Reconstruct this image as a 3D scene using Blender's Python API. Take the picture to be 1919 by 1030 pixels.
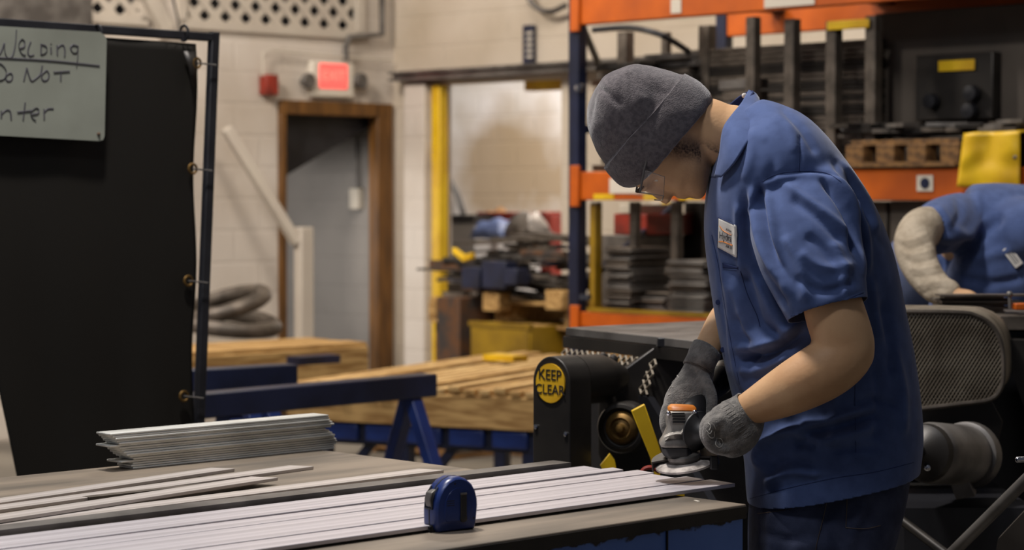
import bpy, bmesh, math, random
import numpy as np
from mathutils import Vector, Matrix, noise
random.seed(7)
for o in list(bpy.data.objects): bpy.data.objects.remove(o)
scene = bpy.context.scene
COL = scene.collection
# ------------------------------------------------------------------ camera
F = 4171.0; CX = 959.5; CY = 515.0; HZ = 370.0; CAMZ = 1.48
PITCH = math.atan((CY-HZ)/F)
cam_d = bpy.data.cameras.new('camera'); cam = bpy.data.objects.new('camera', cam_d); COL.objects.link(cam)
cam.location = (0, 0, CAMZ); cam.rotation_euler = (math.pi/2-PITCH, 0, 0)
cam_d.sensor_width = 36; cam_d.lens = 36*F/1919; cam_d.clip_end = 100
cam_d.dof.use_dof = True; cam_d.dof.focus_distance = 4.35; cam_d.dof.aperture_fstop = 4.6
scene.camera = cam
# ------------------------------------------------------------------ world, lights, exposure
w = bpy.data.worlds.new('world'); scene.world = w; w.use_nodes = True
w.node_tree.nodes['Background'].inputs[0].default_value = (.62, .66, .8, 1)
w.node_tree.nodes['Background'].inputs[1].default_value = .11
scene.view_settings.view_transform = 'Standard'; scene.view_settings.look = 'None'
scene.view_settings.exposure = -0.06; scene.view_settings.gamma = 1; scene.view_settings.use_curve_mapping = False
def area(name, loc, target, size, power, col=(1, .93, .84), sy=None):
    d = bpy.data.lights.new(name, 'AREA'); d.energy = power; d.color = col; d.size = size
    if sy: d.shape = 'RECTANGLE'; d.size_y = sy
    o = bpy.data.objects.new(name, d); COL.objects.link(o); o.location = loc
    o.rotation_euler = (Vector(target)-Vector(loc)).to_track_quat('-Z', 'Y').to_euler()
    return o
area('high_bay_light_over_bench', (-.95, 4.75, 4.7), (.45, 4.4, 1.1), .35, 190, (1, .95, .9))
area('front_fill_light', (-1.3, 2.2, 5.0), (0.2, 4.4, .9), .7, 50, (.9, .93, 1))  # added fill with no known source, lifts the shirt and bench apron
area('high_bay_light_back_wall', (-3.4, 9.8, 5.2), (-1.8, 14.6, 1.6), 1.0, 330, (1, .9, .8))
area('high_bay_light_centre', (-.3, 9.6, 5.2), (.0, 11.5, .2), 1.4, 150, (1, .9, .78))
area('high_bay_light_rack', (2.2, 7.4, 5.0), (2.4, 10.4, 1.4), .9, 36, (1, .9, .78))
area('passage_fill_light', (-2.97, 14.8, 1.25), (-1.35, 15.9, 1.0), .25, 26, (1, .96, .92))  # added lamp with no known fixture, brightens the passage end wall
area('high_bay_light_annex', (1.2, 16.6, 4.6), (1.0, 20.5, 1.6), 1.2, 620, (1, .95, .9))
# ------------------------------------------------------------------ pixel -> space helpers
def ray(px, py):
    xc = (px-CX)/F; yc = -(py-CY)/F; c, s = math.cos(PITCH), math.sin(PITCH)
    return Vector((xc, c+yc*s, -s+yc*c))
ORG = Vector((0, 0, CAMZ))
def at(px, py, Y): d = ray(px, py); return ORG+d*(Y/d.y)
def on_z(px, py, z): d = ray(px, py); return ORG+d*((z-CAMZ)/d.z)
UA = math.atan2(.697, .717)
U = Vector((math.cos(UA), math.sin(UA), 0)); V = Vector((-math.sin(UA), math.cos(UA), 0)); Z = Vector((0, 0, 1))
def on_v(px, py, v): d = ray(px, py); return ORG+d*(v/d.dot(V))
def on_u(px, py, u): d = ray(px, py); return ORG+d*(u/d.dot(U))
def uv(u, v, z=0.0): return U*u+V*v+Z*z
def uvof(p): return (p.dot(U), p.dot(V), p.z)
# ------------------------------------------------------------------ materials
def mat(name, col, rough=.5, metal=0., col2=None, scale=6., detail=4., stretch=(1, 1, 1), lo=.4, hi=.62, bump=0., bscale=60., bstretch=(1, 1, 1), emit=None, es=1., sheen=0., spec=.5, rvar=0., alpha=None, trans=0.):
    m = bpy.data.materials.new(name); m.use_nodes = True; nt = m.node_tree; N = nt.nodes; L = nt.links
    b = N['Principled BSDF']
    b.inputs['Base Color'].default_value = (*col, 1); b.inputs['Roughness'].default_value = rough
    b.inputs['Metallic'].default_value = metal; b.inputs['Specular IOR Level'].default_value = spec
    if sheen: b.inputs['Sheen Weight'].default_value = sheen
    if trans: b.inputs['Transmission Weight'].default_value = trans
    if emit: b.inputs['Emission Color'].default_value = (*emit, 1); b.inputs['Emission Strength'].default_value = es
    tc = N.new('ShaderNodeTexCoord')
    def nz(sc, st, dt):
        mp = N.new('ShaderNodeMapping'); mp.inputs['Scale'].default_value = st; L.new(tc.outputs['Object'], mp.inputs[0])
        n = N.new('ShaderNodeTexNoise'); n.inputs['Scale'].default_value = sc; n.inputs['Detail'].default_value = dt
        L.new(mp.outputs[0], n.inputs['Vector']); return n
    if col2 is not None:
        n = nz(scale, stretch, detail); r = N.new('ShaderNodeValToRGB')
        r.color_ramp.elements[0].position = lo; r.color_ramp.elements[1].position = hi
        r.color_ramp.elements[0].color = (*col, 1); r.color_ramp.elements[1].color = (*col2, 1)
        L.new(n.outputs['Fac'], r.inputs[0]); L.new(r.outputs[0], b.inputs['Base Color'])
        if rvar:
            mr = N.new('ShaderNodeMapRange'); mr.inputs[3].default_value = rough-rvar; mr.inputs[4].default_value = rough+rvar
            L.new(n.outputs['Fac'], mr.inputs[0]); L.new(mr.outputs[0], b.inputs['Roughness'])
    if bump:
        n = nz(bscale, bstretch, 3); bp = N.new('ShaderNodeBump'); bp.inputs['Strength'].default_value = bump; bp.inputs['Distance'].default_value = .01
        L.new(n.outputs['Fac'], bp.inputs['Height']); L.new(bp.outputs[0], b.inputs['Normal'])
    return m
def S(r, g, b):
    f = lambda c: (c/255/12.92 if c/255 <= .04045 else ((c/255+.055)/1.055)**2.4)
    return (f(r), f(g), f(b))
def block_wall(name, col, col2, bw=.42, bh=.21, mort=.012, stain=None):
    m = mat(name, col, .75, col2=col2, scale=1.3, detail=5, lo=.42, hi=.7)
    nt = m.node_tree; N = nt.nodes; L = nt.links; b = N['Principled BSDF']
    tc = N.new('ShaderNodeTexCoord'); sp = N.new('ShaderNodeSeparateXYZ'); cb = N.new('ShaderNodeCombineXYZ')
    L.new(tc.outputs['Object'], sp.inputs[0]); L.new(sp.outputs['X'], cb.inputs['X']); L.new(sp.outputs['Z'], cb.inputs['Y'])
    br = N.new('ShaderNodeTexBrick'); br.inputs['Scale'].default_value = 1; br.inputs['Brick Width'].default_value = bw; br.inputs['Row Height'].default_value = bh
    br.inputs['Mortar Size'].default_value = mort; br.inputs['Mortar Smooth'].default_value = .6
    L.new(cb.outputs[0], br.inputs['Vector'])
    bp = N.new('ShaderNodeBump'); bp.inputs['Strength'].default_value = .5; bp.inputs['Distance'].default_value = .006; bp.invert = True
    L.new(br.outputs['Fac'], bp.inputs['Height']); L.new(bp.outputs[0], b.inputs['Normal'])
    if stain:
        old = b.inputs['Base Color'].links[0].from_socket
        x, z, rx, rz, scol, rng = stain
        mp = N.new('ShaderNodeMapping'); mp.inputs['Location'].default_value = (-x/rx, 0, -z/rz); mp.inputs['Scale'].default_value = (1/rx, 0, 1/rz)
        L.new(tc.outputs['Object'], mp.inputs[0])
        ln = N.new('ShaderNodeVectorMath'); ln.operation = 'LENGTH'; L.new(mp.outputs[0], ln.inputs[0])
        n = N.new('ShaderNodeTexNoise'); n.inputs['Scale'].default_value = 1.6; n.inputs['Detail'].default_value = 3; L.new(tc.outputs['Object'], n.inputs['Vector'])
        ad = N.new('ShaderNodeMath'); ad.operation = 'MULTIPLY_ADD'; L.new(n.outputs['Fac'], ad.inputs[0]); ad.inputs[1].default_value = 1.6; L.new(ln.outputs['Value'], ad.inputs[2])
        mr = N.new('ShaderNodeMapRange'); mr.inputs[1].default_value = 2.1; mr.inputs[2].default_value = 1.4; mr.inputs[3].default_value = 0; mr.inputs[4].default_value = rng
        L.new(ad.outputs[0], mr.inputs[0])
        mx = N.new('ShaderNodeMix'); mx.data_type = 'RGBA'; L.new(mr.outputs[0], mx.inputs['Factor']); L.new(old, mx.inputs['A']); mx.inputs['B'].default_value = (*scol, 1)
        L.new(mx.outputs['Result'], b.inputs['Base Color'])
    return m
M = {}
M['wall'] = block_wall('painted_block', S(205, 196, 186), S(186, 174, 160))
M['wall_r'] = block_wall('painted_block_cream', S(196, 184, 168), S(176, 162, 142))
M['grey_block'] = block_wall('grey_block', S(136, 131, 126), S(120, 116, 112))
M['concrete'] = mat('concrete_floor', S(120, 114, 104), .6, col2=S(88, 83, 76), scale=1.2, detail=8)
M['wood'] = mat('pallet_wood', S(188, 152, 96), .75, col2=S(140, 104, 56), scale=9, stretch=(.6, 5, 5), bump=.1)
M['wood2'] = mat('new_pine', S(205, 172, 118), .7, col2=S(168, 132, 80), scale=9, stretch=(.5, 6, 6), bump=.1)
M['wood_d'] = mat('old_pallet_wood', S(128, 92, 50), .8, col2=S(84, 58, 30), scale=8, stretch=(.6, 5, 5), bump=.2)
M['doorwood'] = mat('door_frame_wood', S(116, 78, 34), .5, col2=S(86, 56, 22), scale=6, stretch=(4, 4, .5))
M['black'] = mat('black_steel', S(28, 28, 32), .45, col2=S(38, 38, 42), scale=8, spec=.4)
M['darksteel'] = mat('dark_machine_steel', S(54, 50, 46), .42, .4, col2=S(36, 33, 31), scale=5, detail=6, rvar=.12)
M['greysteel'] = mat('grey_steel', S(118, 114, 110), .45, .45, col2=S(84, 80, 77), scale=7)
M['mill'] = mat('mill_steel', S(104, 95, 86), .5, .4, col2=S(70, 63, 56), scale=10)
M['rust'] = mat('rusty_steel', S(104, 72, 48), .7, .3, col2=S(66, 60, 58), scale=9)
M['benchtop'] = mat('worn_bench_plate', S(142, 129, 114), .5, .25, col2=S(98, 90, 80), scale=5, detail=10, stretch=(.35, 2.2, 1), lo=.40, hi=.62, rvar=.12, bump=.03, bscale=200)
M['bar'] = mat('galvanised_flat', S(216, 210, 215), .40, .45, col2=S(186, 180, 184), scale=6, stretch=(.12, 7, 1), detail=6, rvar=.08)
M['bar2'] = mat('galvanised_dull', S(210, 202, 198), .46, .55, col2=S(180, 172, 166), scale=6, stretch=(.12, 7, 1), detail=6, rvar=.08)
M['strip'] = mat('galvanised_strip', S(238, 238, 232), .38, .3, col2=S(196, 196, 190), scale=10, stretch=(.4, 4, 4), rvar=.1)
M['blue'] = mat('blue_paint', S(24, 48, 110), .4, col2=S(16, 32, 80), scale=4, detail=6)
M['blue_dk'] = mat('dark_blue_paint', S(28, 35, 62), .4, col2=S(18, 23, 42), scale=4)
M['chrome'] = mat('chrome', S(200, 200, 205), .15, 1.)
M['curtain'] = mat('black_welding_curtain', S(30, 28, 25), .5, spec=.25, bump=.04, bscale=6)
M['board'] = mat('whiteboard', S(140, 143, 132), .35, col2=S(120, 122, 112), scale=2.2, detail=5)
M['ink'] = mat('marker_ink', S(66, 64, 70), .6)
M['orange'] = mat('rack_orange', S(198, 92, 0), .5, col2=S(164, 72, 0), scale=3, detail=5)
M['mustard'] = mat('darkened_yellow_paint', S(150, 118, 16), .5, col2=S(120, 92, 12), scale=4)  # yellow paint made darker; the crate's shade is put into this colour
M['yellow'] = mat('yellow_paint', S(226, 186, 24), .45, col2=S(204, 160, 18), scale=5, detail=6)
M['red'] = mat('red_paint', S(150, 44, 26), .5, col2=S(110, 34, 22), scale=5)
M['white'] = mat('white_plastic', S(214, 206, 192), .5)
M['paint_w'] = mat('white_painted_steel', S(190, 181, 168), .5, col2=S(184, 174, 162), scale=3, detail=5)
M['exit'] = mat('exit_red', S(255, 70, 62), .5, emit=(1, .13, .11), es=1.0)
M['exit_l'] = mat('exit_letter', S(255, 120, 100), .5, emit=(1, .24, .18), es=1.0)
M['tarp'] = mat('blue_tarp', S(60, 70, 100), .6, bump=.3, bscale=9)
M['darkvoid'] = mat('dark_steel_sheet', S(84, 76, 68), .6, .1, col2=S(66, 59, 52), scale=2)
M['cloth_b'] = mat('shirt_blue', S(74, 91, 135), .85, sheen=.15, spec=.2, col2=S(66, 82, 124), scale=30, bump=.06, bscale=900)
M['cloth_d'] = mat('shirt_placket_navy', S(40, 50, 86), .85, spec=.2, bump=.05, bscale=900)
M['jean'] = mat('dark_denim', S(44, 50, 72), .85, col2=S(64, 70, 94), scale=14, detail=8, spec=.2, bump=.15, bscale=700)
M['stitch'] = mat('denim_stitch', S(84, 72, 66), .8)
M['skin'] = mat('skin', S(204, 163, 122), .52, col2=S(190, 146, 106), scale=14, detail=6, lo=.35, hi=.7, bump=.05, bscale=140, spec=.35)
M['wool'] = mat('grey_wool', S(100, 93, 95), .95, col2=S(80, 74, 77), scale=120, detail=3, sheen=.5, spec=.1, bump=.35, bscale=420)
M['glove'] = mat('grey_knit_glove', S(126, 122, 117), .9, col2=S(98, 95, 92), scale=60, sheen=.3, spec=.15, bump=.4, bscale=320)
M['glove_d'] = mat('rubber_palm', S(40, 38, 38), .6, bump=.2, bscale=300)
M['print'] = mat('glove_print', S(176, 172, 164), .8)
M['sleeve_w'] = mat('beige_knit_sleeve', S(176, 162, 142), .9, col2=S(152, 138, 118), scale=20, bump=.3, bscale=80)
M['beard'] = mat('beard_stubble', S(70, 52, 38), .9)
M['tape_b'] = mat('tape_blue', S(32, 54, 116), .32, col2=S(26, 44, 98), scale=20)
M['rubber'] = mat('black_rubber', S(26, 26, 28), .5)
M['grind'] = mat('grinder_casting', S(158, 152, 144), .42, .4, col2=S(96, 92, 88), scale=18)
M['gorange'] = mat('grinder_orange', S(206, 124, 34), .45, col2=S(180, 100, 26), scale=20)
M['disc'] = mat('abrasive_disc', S(196, 186, 178), .7, col2=S(130, 122, 116), scale=40)
M['lens'] = mat('clear_lens', S(200, 200, 200), .05); M['lens'].node_tree.nodes['Principled BSDF'].inputs['Alpha'].default_value = .07
M['badge'] = mat('badge_white', S(214, 210, 204), .8, bump=.05, bscale=900)
M['goldy'] = mat('brass_hub', S(122, 92, 44), .5, .6, col2=S(70, 54, 30), scale=20)
M['signy'] = mat('sign_yellow', S(214, 168, 26), .5, col2=S(194, 146, 18), scale=6)
M['card'] = mat('paper_label', S(198, 190, 176), .7)
M['mesh'] = mat('expanded_metal', S(140, 130, 114), .5, .4, col2=S(108, 98, 84), scale=12)
M['brown_r'] = mat('brown_red_paint', S(96, 40, 22), .6, col2=S(70, 30, 18), scale=4)
# bench apron: blue paint chipped along its top edge
def chipped():
    m = mat('chipped_blue_apron', S(92, 128, 200), .5, col2=S(78, 112, 184), scale=4, detail=6)
    nt = m.node_tree; N = nt.nodes; L = nt.links; b = N['Principled BSDF']; old = b.inputs['Base Color'].links[0].from_socket
    tc = N.new('ShaderNodeTexCoord'); sp = N.new('ShaderNodeSeparateXYZ'); L.new(tc.outputs['Object'], sp.inputs[0])
    n = N.new('ShaderNodeTexNoise'); n.inputs['Scale'].default_value = 34; n.inputs['Detail'].default_value = 6; L.new(tc.outputs['Object'], n.inputs['Vector'])
    a = N.new('ShaderNodeMath'); a.operation = 'MULTIPLY_ADD'; L.new(n.outputs['Fac'], a.inputs[0]); a.inputs[1].default_value = .04; L.new(sp.outputs['Z'], a.inputs[2])
    mr = N.new('ShaderNodeMapRange'); mr.inputs[1].default_value = .247+.02; mr.inputs[2].default_value = .251+.02; L.new(a.outputs[0], mr.inputs[0])
    mx = N.new('ShaderNodeMix'); mx.data_type = 'RGBA'; L.new(mr.outputs[0], mx.inputs['Factor']); L.new(old, mx.inputs['A']); mx.inputs['B'].default_value = (*S(34, 28, 24), 1)
    L.new(mx.outputs['Result'], b.inputs['Base Color']); return m
M['apron'] = chipped()
# ------------------------------------------------------------------ mesh building
MWD = {}
class MB:
    def __init__(s): s.v = []; s.f = []
    def add(s, vs, fs):
        o = len(s.v); s.v += [Vector(x) for x in vs]; s.f += [tuple(i+o for i in f) for f in fs]; return s
    def box(s, c, a, b, d):
        c, a, b, d = map(Vector, (c, a, b, d))
        vs = [c+a*i+b*j+d*k for i in (-1, 1) for j in (-1, 1) for k in (-1, 1)]
        return s.add(vs, [(0, 1, 3, 2), (4, 6, 7, 5), (0, 4, 5, 1), (2, 3, 7, 6), (0, 2, 6, 4), (1, 5, 7, 3)])
    def ub(s, u0, u1, v0, v1, z0, z1):
        return s.box(uv((u0+u1)/2, (v0+v1)/2, (z0+z1)/2), U*(u1-u0)/2, V*(v1-v0)/2, Z*(z1-z0)/2)
    def bar(s, p0, p1, wv, tv):     # beam from p0 to p1 with half vectors wv, tv
        p0, p1 = Vector(p0), Vector(p1); return s.box((p0+p1)/2, (p1-p0)/2, wv, tv)
    def prism(s, pts, vec):
        n = len(pts); pts = [Vector(p) for p in pts]; vec = Vector(vec)
        vs = pts+[p+vec for p in pts]
        return s.add(vs, [tuple(range(n))[::-1], tuple(range(n, 2*n))]+[(i, (i+1) % n, n+(i+1) % n, n+i) for i in range(n)])
    def loft(s, rings, cap=True, closed=False):
        n = len(rings[0]); k = len(rings); vs = [p for r in rings for p in r]; fs = []
        for i in range(k if closed else k-1):
            for j in range(n):
                a, b = i*n+j, i*n+(j+1) % n; c, d = ((i+1) % k)*n+(j+1) % n, ((i+1) % k)*n+j
                fs.append((a, b, c, d))
        if cap and not closed: fs += [tuple(range(n))[::-1], tuple((k-1)*n+j for j in range(n))]
        return s.add(vs, fs)
    def cyl(s, p0, p1, r0, r1=None, n=20, cap=True):
        return s.tube([p0, p1], [r0, r0 if r1 is None else r1], n, cap)
    def tube(s, pts, r, n=8, cap=True, flat=1.0, closed=False):
        pts = [Vector(p) for p in pts]; k = len(pts)
        if not isinstance(r, (list, tuple)): r = [r]*k
        t0 = (pts[1]-pts[0]).normalized(); x = t0.orthogonal().normalized(); rings = []
        for i, p in enumerate(pts):
            a = pts[(i-1) % k] if closed else pts[max(i-1, 0)]; b = pts[(i+1) % k] if closed else pts[min(i+1, k-1)]
            t = (b-a).normalized(); x = (x-t*x.dot(t)).normalized(); y = t.cross(x)
            rings.append([p+x*math.cos(2*math.pi*j/n)*r[i]+y*math.sin(2*math.pi*j/n)*r[i]*flat for j in range(n)])
        return s.loft(rings, cap, closed)
    def lathe(s, p, ax, prof, n=32):   # prof: (distance along ax, radius)
        ax = Vector(ax).normalized(); x = ax.orthogonal().normalized(); y = ax.cross(x); p = Vector(p)
        return s.loft([[p+ax*d+x*math.cos(2*math.pi*j/n)*r+y*math.sin(2*math.pi*j/n)*r for j in range(n)] for d, r in prof])
    def ball(s, c, r, sc=(1, 1, 1), n=16):
        c = Vector(c); rings = []
        for i in range(1, n//2):
            a = math.pi*i/(n//2); rings.append([c+Vector((r*math.sin(a)*math.cos(2*math.pi*j/n)*sc[0], r*math.sin(a)*math.sin(2*math.pi*j/n)*sc[1], r*math.cos(a)*sc[2])) for j in range(n)])
        return s.loft(rings)
    def mesh(s, name='m', smooth=35):
        me = bpy.data.meshes.new(name); me.from_pydata([tuple(v) for v in s.v], [], s.f)
        bm = bmesh.new(); bm.from_mesh(me); bmesh.ops.recalc_face_normals(bm, faces=bm.faces); bm.to_mesh(me); bm.free()
        if smooth: me.shade_smooth(); me.set_sharp_from_angle(angle=math.radians(smooth))
        return me
def tag(o, label=None, cat=None, group=None, kind=None):
    if label: o['label'] = label
    if cat: o['category'] = cat
    if group: o['group'] = group
    if kind: o['kind'] = kind
    return o
def thing(name, loc, label, cat, group=None):
    o = bpy.data.objects.new(name, None); COL.objects.link(o); o.location = loc; o.empty_display_size = .05
    MWD[o] = Matrix.Translation(Vector(loc)); return tag(o, label, cat, group)
def link(name, me, m, parent=None, label=None, cat=None, group=None, kind=None, bevel=0, rot=None, sub=0, solid=0):
    co = np.empty(len(me.vertices)*3); me.vertices.foreach_get('co', co); co = co.reshape(-1, 3)
    lo, hi = co.min(0), co.max(0); c = Vector(((lo[0]+hi[0])/2, (lo[1]+hi[1])/2, lo[2]))
    a = rot or 0.0; W = Matrix.Translation(c) @ Matrix.Rotation(a, 4, 'Z'); me.transform(W.inverted())
    me.name = name; o = bpy.data.objects.new(name, me); COL.objects.link(o); me.materials.append(m)
    if parent is not None:
        o.parent = parent; o.matrix_parent_inverse = MWD[parent].inverted()
    o.location = c; o.rotation_euler = (0, 0, a); MWD[o] = W
    if bevel:
        b = o.modifiers.new('bevel', 'BEVEL'); b.width = bevel; b.segments = 2; b.limit_method = 'ANGLE'; b.angle_limit = math.radians(40); b.harden_normals = False
    if solid:
        b = o.modifiers.new('solid', 'SOLIDIFY'); b.thickness = solid; b.offset = -1
    if sub:
        b = o.modifiers.new('sub', 'SUBSURF'); b.levels = sub; b.render_levels = sub
    return tag(o, label, cat, group, kind)
def put(name, mb, m, parent=None, smooth=35, **k): return link(name, mb.mesh(name, smooth), M[m] if isinstance(m, str) else m, parent, **k)
def remesh(mb, voxel, it=6, fac=.5):
    me = mb.mesh('tmp', 0); o = bpy.data.objects.new('tmp', me); COL.objects.link(o)
    r = o.modifiers.new('r', 'REMESH'); r.mode = 'VOXEL'; r.voxel_size = voxel
    dg = bpy.context.evaluated_depsgraph_get(); dg.update()
    out = bpy.data.meshes.new_from_object(o.evaluated_get(dg)); bpy.data.objects.remove(o); bpy.data.meshes.remove(me)
    smooth_me(out, it, fac); out.shade_smooth(); return out
def getco(me): a = np.empty(len(me.vertices)*3); me.vertices.foreach_get('co', a); return a.reshape(-1, 3)
def setco(me, a): me.vertices.foreach_set('co', a.ravel()); me.update()
def getno(me): a = np.empty(len(me.vertices)*3); me.vertex_normals.foreach_get('vector', a); return a.reshape(-1, 3)
def smooth_me(me, it, fac=.5):
    e = np.empty(len(me.edges)*2, dtype=np.int64); me.edges.foreach_get('vertices', e); e = e.reshape(-1, 2)
    co = getco(me); n = len(co); deg = np.bincount(e.ravel(), minlength=n).clip(1)
    for _ in range(it):
        acc = np.zeros_like(co)
        for k in range(3):
            acc[:, k] = np.bincount(e[:, 0], weights=co[e[:, 1], k], minlength=n)+np.bincount(e[:, 1], weights=co[e[:, 0], k], minlength=n)
        co = co*(1-fac)+fac*acc/deg[:, None]
    setco(me, co)
def project(co):     # world points -> photograph frame (used once, to carve creases into cloth)
    c, s = math.cos(PITCH), math.sin(PITCH); y = co[:, 1]; z = co[:, 2]-CAMZ
    dep = y*c-z*s; up = y*s+z*c
    return np.stack([CX+F*co[:, 0]/dep, CY-F*up/dep], 1)
def crease(me, strokes, side=-1):
    co = getco(me); no = getno(me); P = project(co); disp = np.zeros(len(co))
    face = np.clip((-no[:, 1])*1.6+.1, 0, 1) if side < 0 else 1
    for pts, wd, h in strokes:
        cp = catmull([Vector((a, b, 0)) for a, b in pts], 6); q = np.array([(p.x, p.y) for p in cp]); d = np.full(len(co), 1e9); tt = np.zeros(len(co))
        for i in range(len(q)-1):
            a, b = q[i], q[i+1]; ab = b-a; t = np.clip(((P-a)@ab)/max(ab@ab, 1e-6), 0, 1)
            dd = np.hypot(*(P-a-t[:, None]*ab).T); m = dd < d; d[m] = dd[m]; tt[m] = (i+t[m])/(len(q)-1)
        disp += h*np.exp(-(d/wd)**2)*np.clip(np.minimum(tt, 1-tt)*6+.15, 0, 1)
    co += no*(disp*face)[:, None]; setco(me, co)
def catmull(pts, n=6):
    out = []; k = len(pts)
    for i in range(k-1):
        p0, p1, p2, p3 = pts[max(i-1, 0)], pts[i], pts[i+1], pts[min(i+2, k-1)]
        for j in range(n):
            t = j/n; out.append(.5*((2*p1)+(p2-p0)*t+(2*p0-5*p1+4*p2-p3)*t*t+(3*p1-p0-3*p2+p3)*t*t*t))
    out.append(pts[-1].copy()); return out
def limb(mb, pts, n=24, seg=6, flat=1.0):   # pts: (Vector, radius)
    q = catmull([Vector(p) for p, r in pts], seg)
    rr = catmull([Vector((r, 0, 0)) for p, r in pts], seg); rs = [max(v.x, .002) for v in rr]
    d0 = (q[0]-q[1]).normalized(); d1 = (q[-1]-q[-2]).normalized()
    r0, r1 = rs[0], rs[-1]
    q = [q[0]+d0*r0*.7, q[0]+d0*r0*.45]+q+[q[-1]+d1*r1*.45, q[-1]+d1*r1*.7]; rs = [r0*.4, r0*.8]+rs+[r1*.8, r1*.4]
    return mb.tube(q, rs, n, True, flat)
def ringFB(Fp, Bp, w, n=48, p=2.3, dv=Vector((0, 1, 0))):
    c = (Fp+Bp)/2; a = (Bp-Fp)/2; out = []
    for j in range(n):
        t = 2*math.pi*j/n; ct, st = math.cos(t), math.sin(t)
        out.append(c+a*math.copysign(abs(ct)**(2/p), ct)+dv*w*math.copysign(abs(st)**(2/p), st))
    return out
def text_mb(txt, size, org, xd, yd, ext=.001, align='CENTER', shear=0):
    cu = bpy.data.curves.new('t', 'FONT'); cu.body = txt; cu.size = size; cu.align_x = align; cu.align_y = 'CENTER'; cu.extrude = ext; cu.shear = shear
    o = bpy.data.objects.new('t', cu); COL.objects.link(o); dg = bpy.context.evaluated_depsgraph_get(); dg.update()
    me = bpy.data.meshes.new_from_object(o.evaluated_get(dg)); bpy.data.objects.remove(o)
    xd, yd = Vector(xd).normalized(), Vector(yd).normalized(); zd = xd.cross(yd); mb = MB()
    mb.add([Vector(org)+xd*v.co.x+yd*v.co.y+zd*v.co.z for v in me.vertices], [tuple(p.vertices) for p in me.polygons])
    bpy.data.meshes.remove(me); return mb
ORD = ['first', 'second', 'third', 'fourth', 'fifth', 'sixth', 'seventh', 'eighth', 'ninth', 'tenth', 'eleventh', 'twelfth', 'thirteenth', 'fourteenth', 'fifteenth', 'sixteenth', 'seventeenth', 'eighteenth']
# ================================================================== SETTING
C0 = at(738, 300, 15.7); U0 = C0.dot(U); V0 = C0.dot(V)          # corner of the two block walls
def wallbox(mb, u0, u1, v0, v1, z0, z1): mb.ub(u0, u1, v0, v1, z0, z1)
WT = .2; WL = .06
fl = MB(); fl.ub(-4, 26, -12, 22, -.1, 0); put('floor', fl, 'concrete', kind='structure', smooth=0)
# left wall (plane v = V0) with door hole and vent band
dl = uvof(on_v(528, 300, V0))[0]; dr = uvof(on_v(722, 300, V0))[0]; dz = on_v(622, 203, V0).z
vz = on_v(330, 38, V0).z-.02
w1 = MB(); UL = 4.0
w1.ub(UL, dl, V0, V0+WL, 0, vz); w1.ub(dr, U0+WT, V0, V0+WL, 0, 5.4); w1.ub(dl, dr, V0, V0+WL, dz, vz)
va = [uvof(on_v(p, 20, V0))[0] for p in (90, 268, 338, 672)]
w1.ub(UL, va[0], V0, V0+WL, vz, 5.4); w1.ub(va[1], va[2], V0, V0+WL, vz, 5.4); w1.ub(va[3], dr, V0, V0+WL, vz, 5.4); w1.ub(va[0], va[3], V0, V0+WL, vz+.62, 5.4)
put('wall_left', w1, 'wall', kind='structure', smooth=0, rot=UA)
# right wall (plane u = U0) with bay opening
ol = uvof(on_u(806, 300, U0))[1]; orr = uvof(on_u(1052, 300, U0))[1]; oz = on_u(806, 158, U0).z
w2 = MB(); w2.ub(U0, U0+WT, ol, V0, 0, 5.4); w2.ub(U0, U0+WT, orr, ol, oz, 5.4); w2.ub(U0, U0+WT, -6, orr, 0, 5.4)
put('wall_right', w2, 'wall_r', kind='structure', smooth=0, rot=UA-math.pi/2)
# annex beyond opening
VB = V0+9; st_ = on_u(965, 318, U0+4.2); M['far'] = block_wall('far_block', S(222, 214, 208), S(200, 190, 176), .5, .25, stain=(-(st_.dot(V)-(-2+VB)/2), st_.z, .80, .62, S(156, 130, 94), .85))
w3 = MB(); w3.ub(U0+4.2, U0+4.4, -2, VB, 0, 5.4); put('wall_back', w3, 'far', kind='structure', smooth=0, rot=UA-math.pi/2)
# passage behind the door
w4 = MB(); w4.ub(dl-2.6, U0+WT, V0+1.75, V0+1.9, 0, 3.2); put('wall_passage', w4, 'grey_block', kind='structure', smooth=0, rot=UA)
cz = MB(); cz.ub(dl-2.6, U0+WT, V0+WL, V0+1.9, 2.9, 3.0); put('ceiling', cz, 'grey_block', kind='structure', smooth=0)
# wooden door frame
t = .13; fz = dz
e = thing('door_1', uv((dl+dr)/2, V0), None, None); e['kind'] = 'structure'
for nm, a in (('door_jamb', (dl-.035, dl+.02)), ('door_jamb', (dr-.095, dr+.05))):
    b = MB(); b.ub(a[0], a[1], V0-.03, V0+WL+.01, 0, fz+.03); put(nm, b, 'doorwood', e, bevel=.006, rot=UA)
b = MB(); b.ub(dl-.035, dr+.05, V0-.032, V0+WL+.01, fz-.05, fz+.045); put('door_head', b, 'doorwood', e, bevel=.006, rot=UA)
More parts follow.
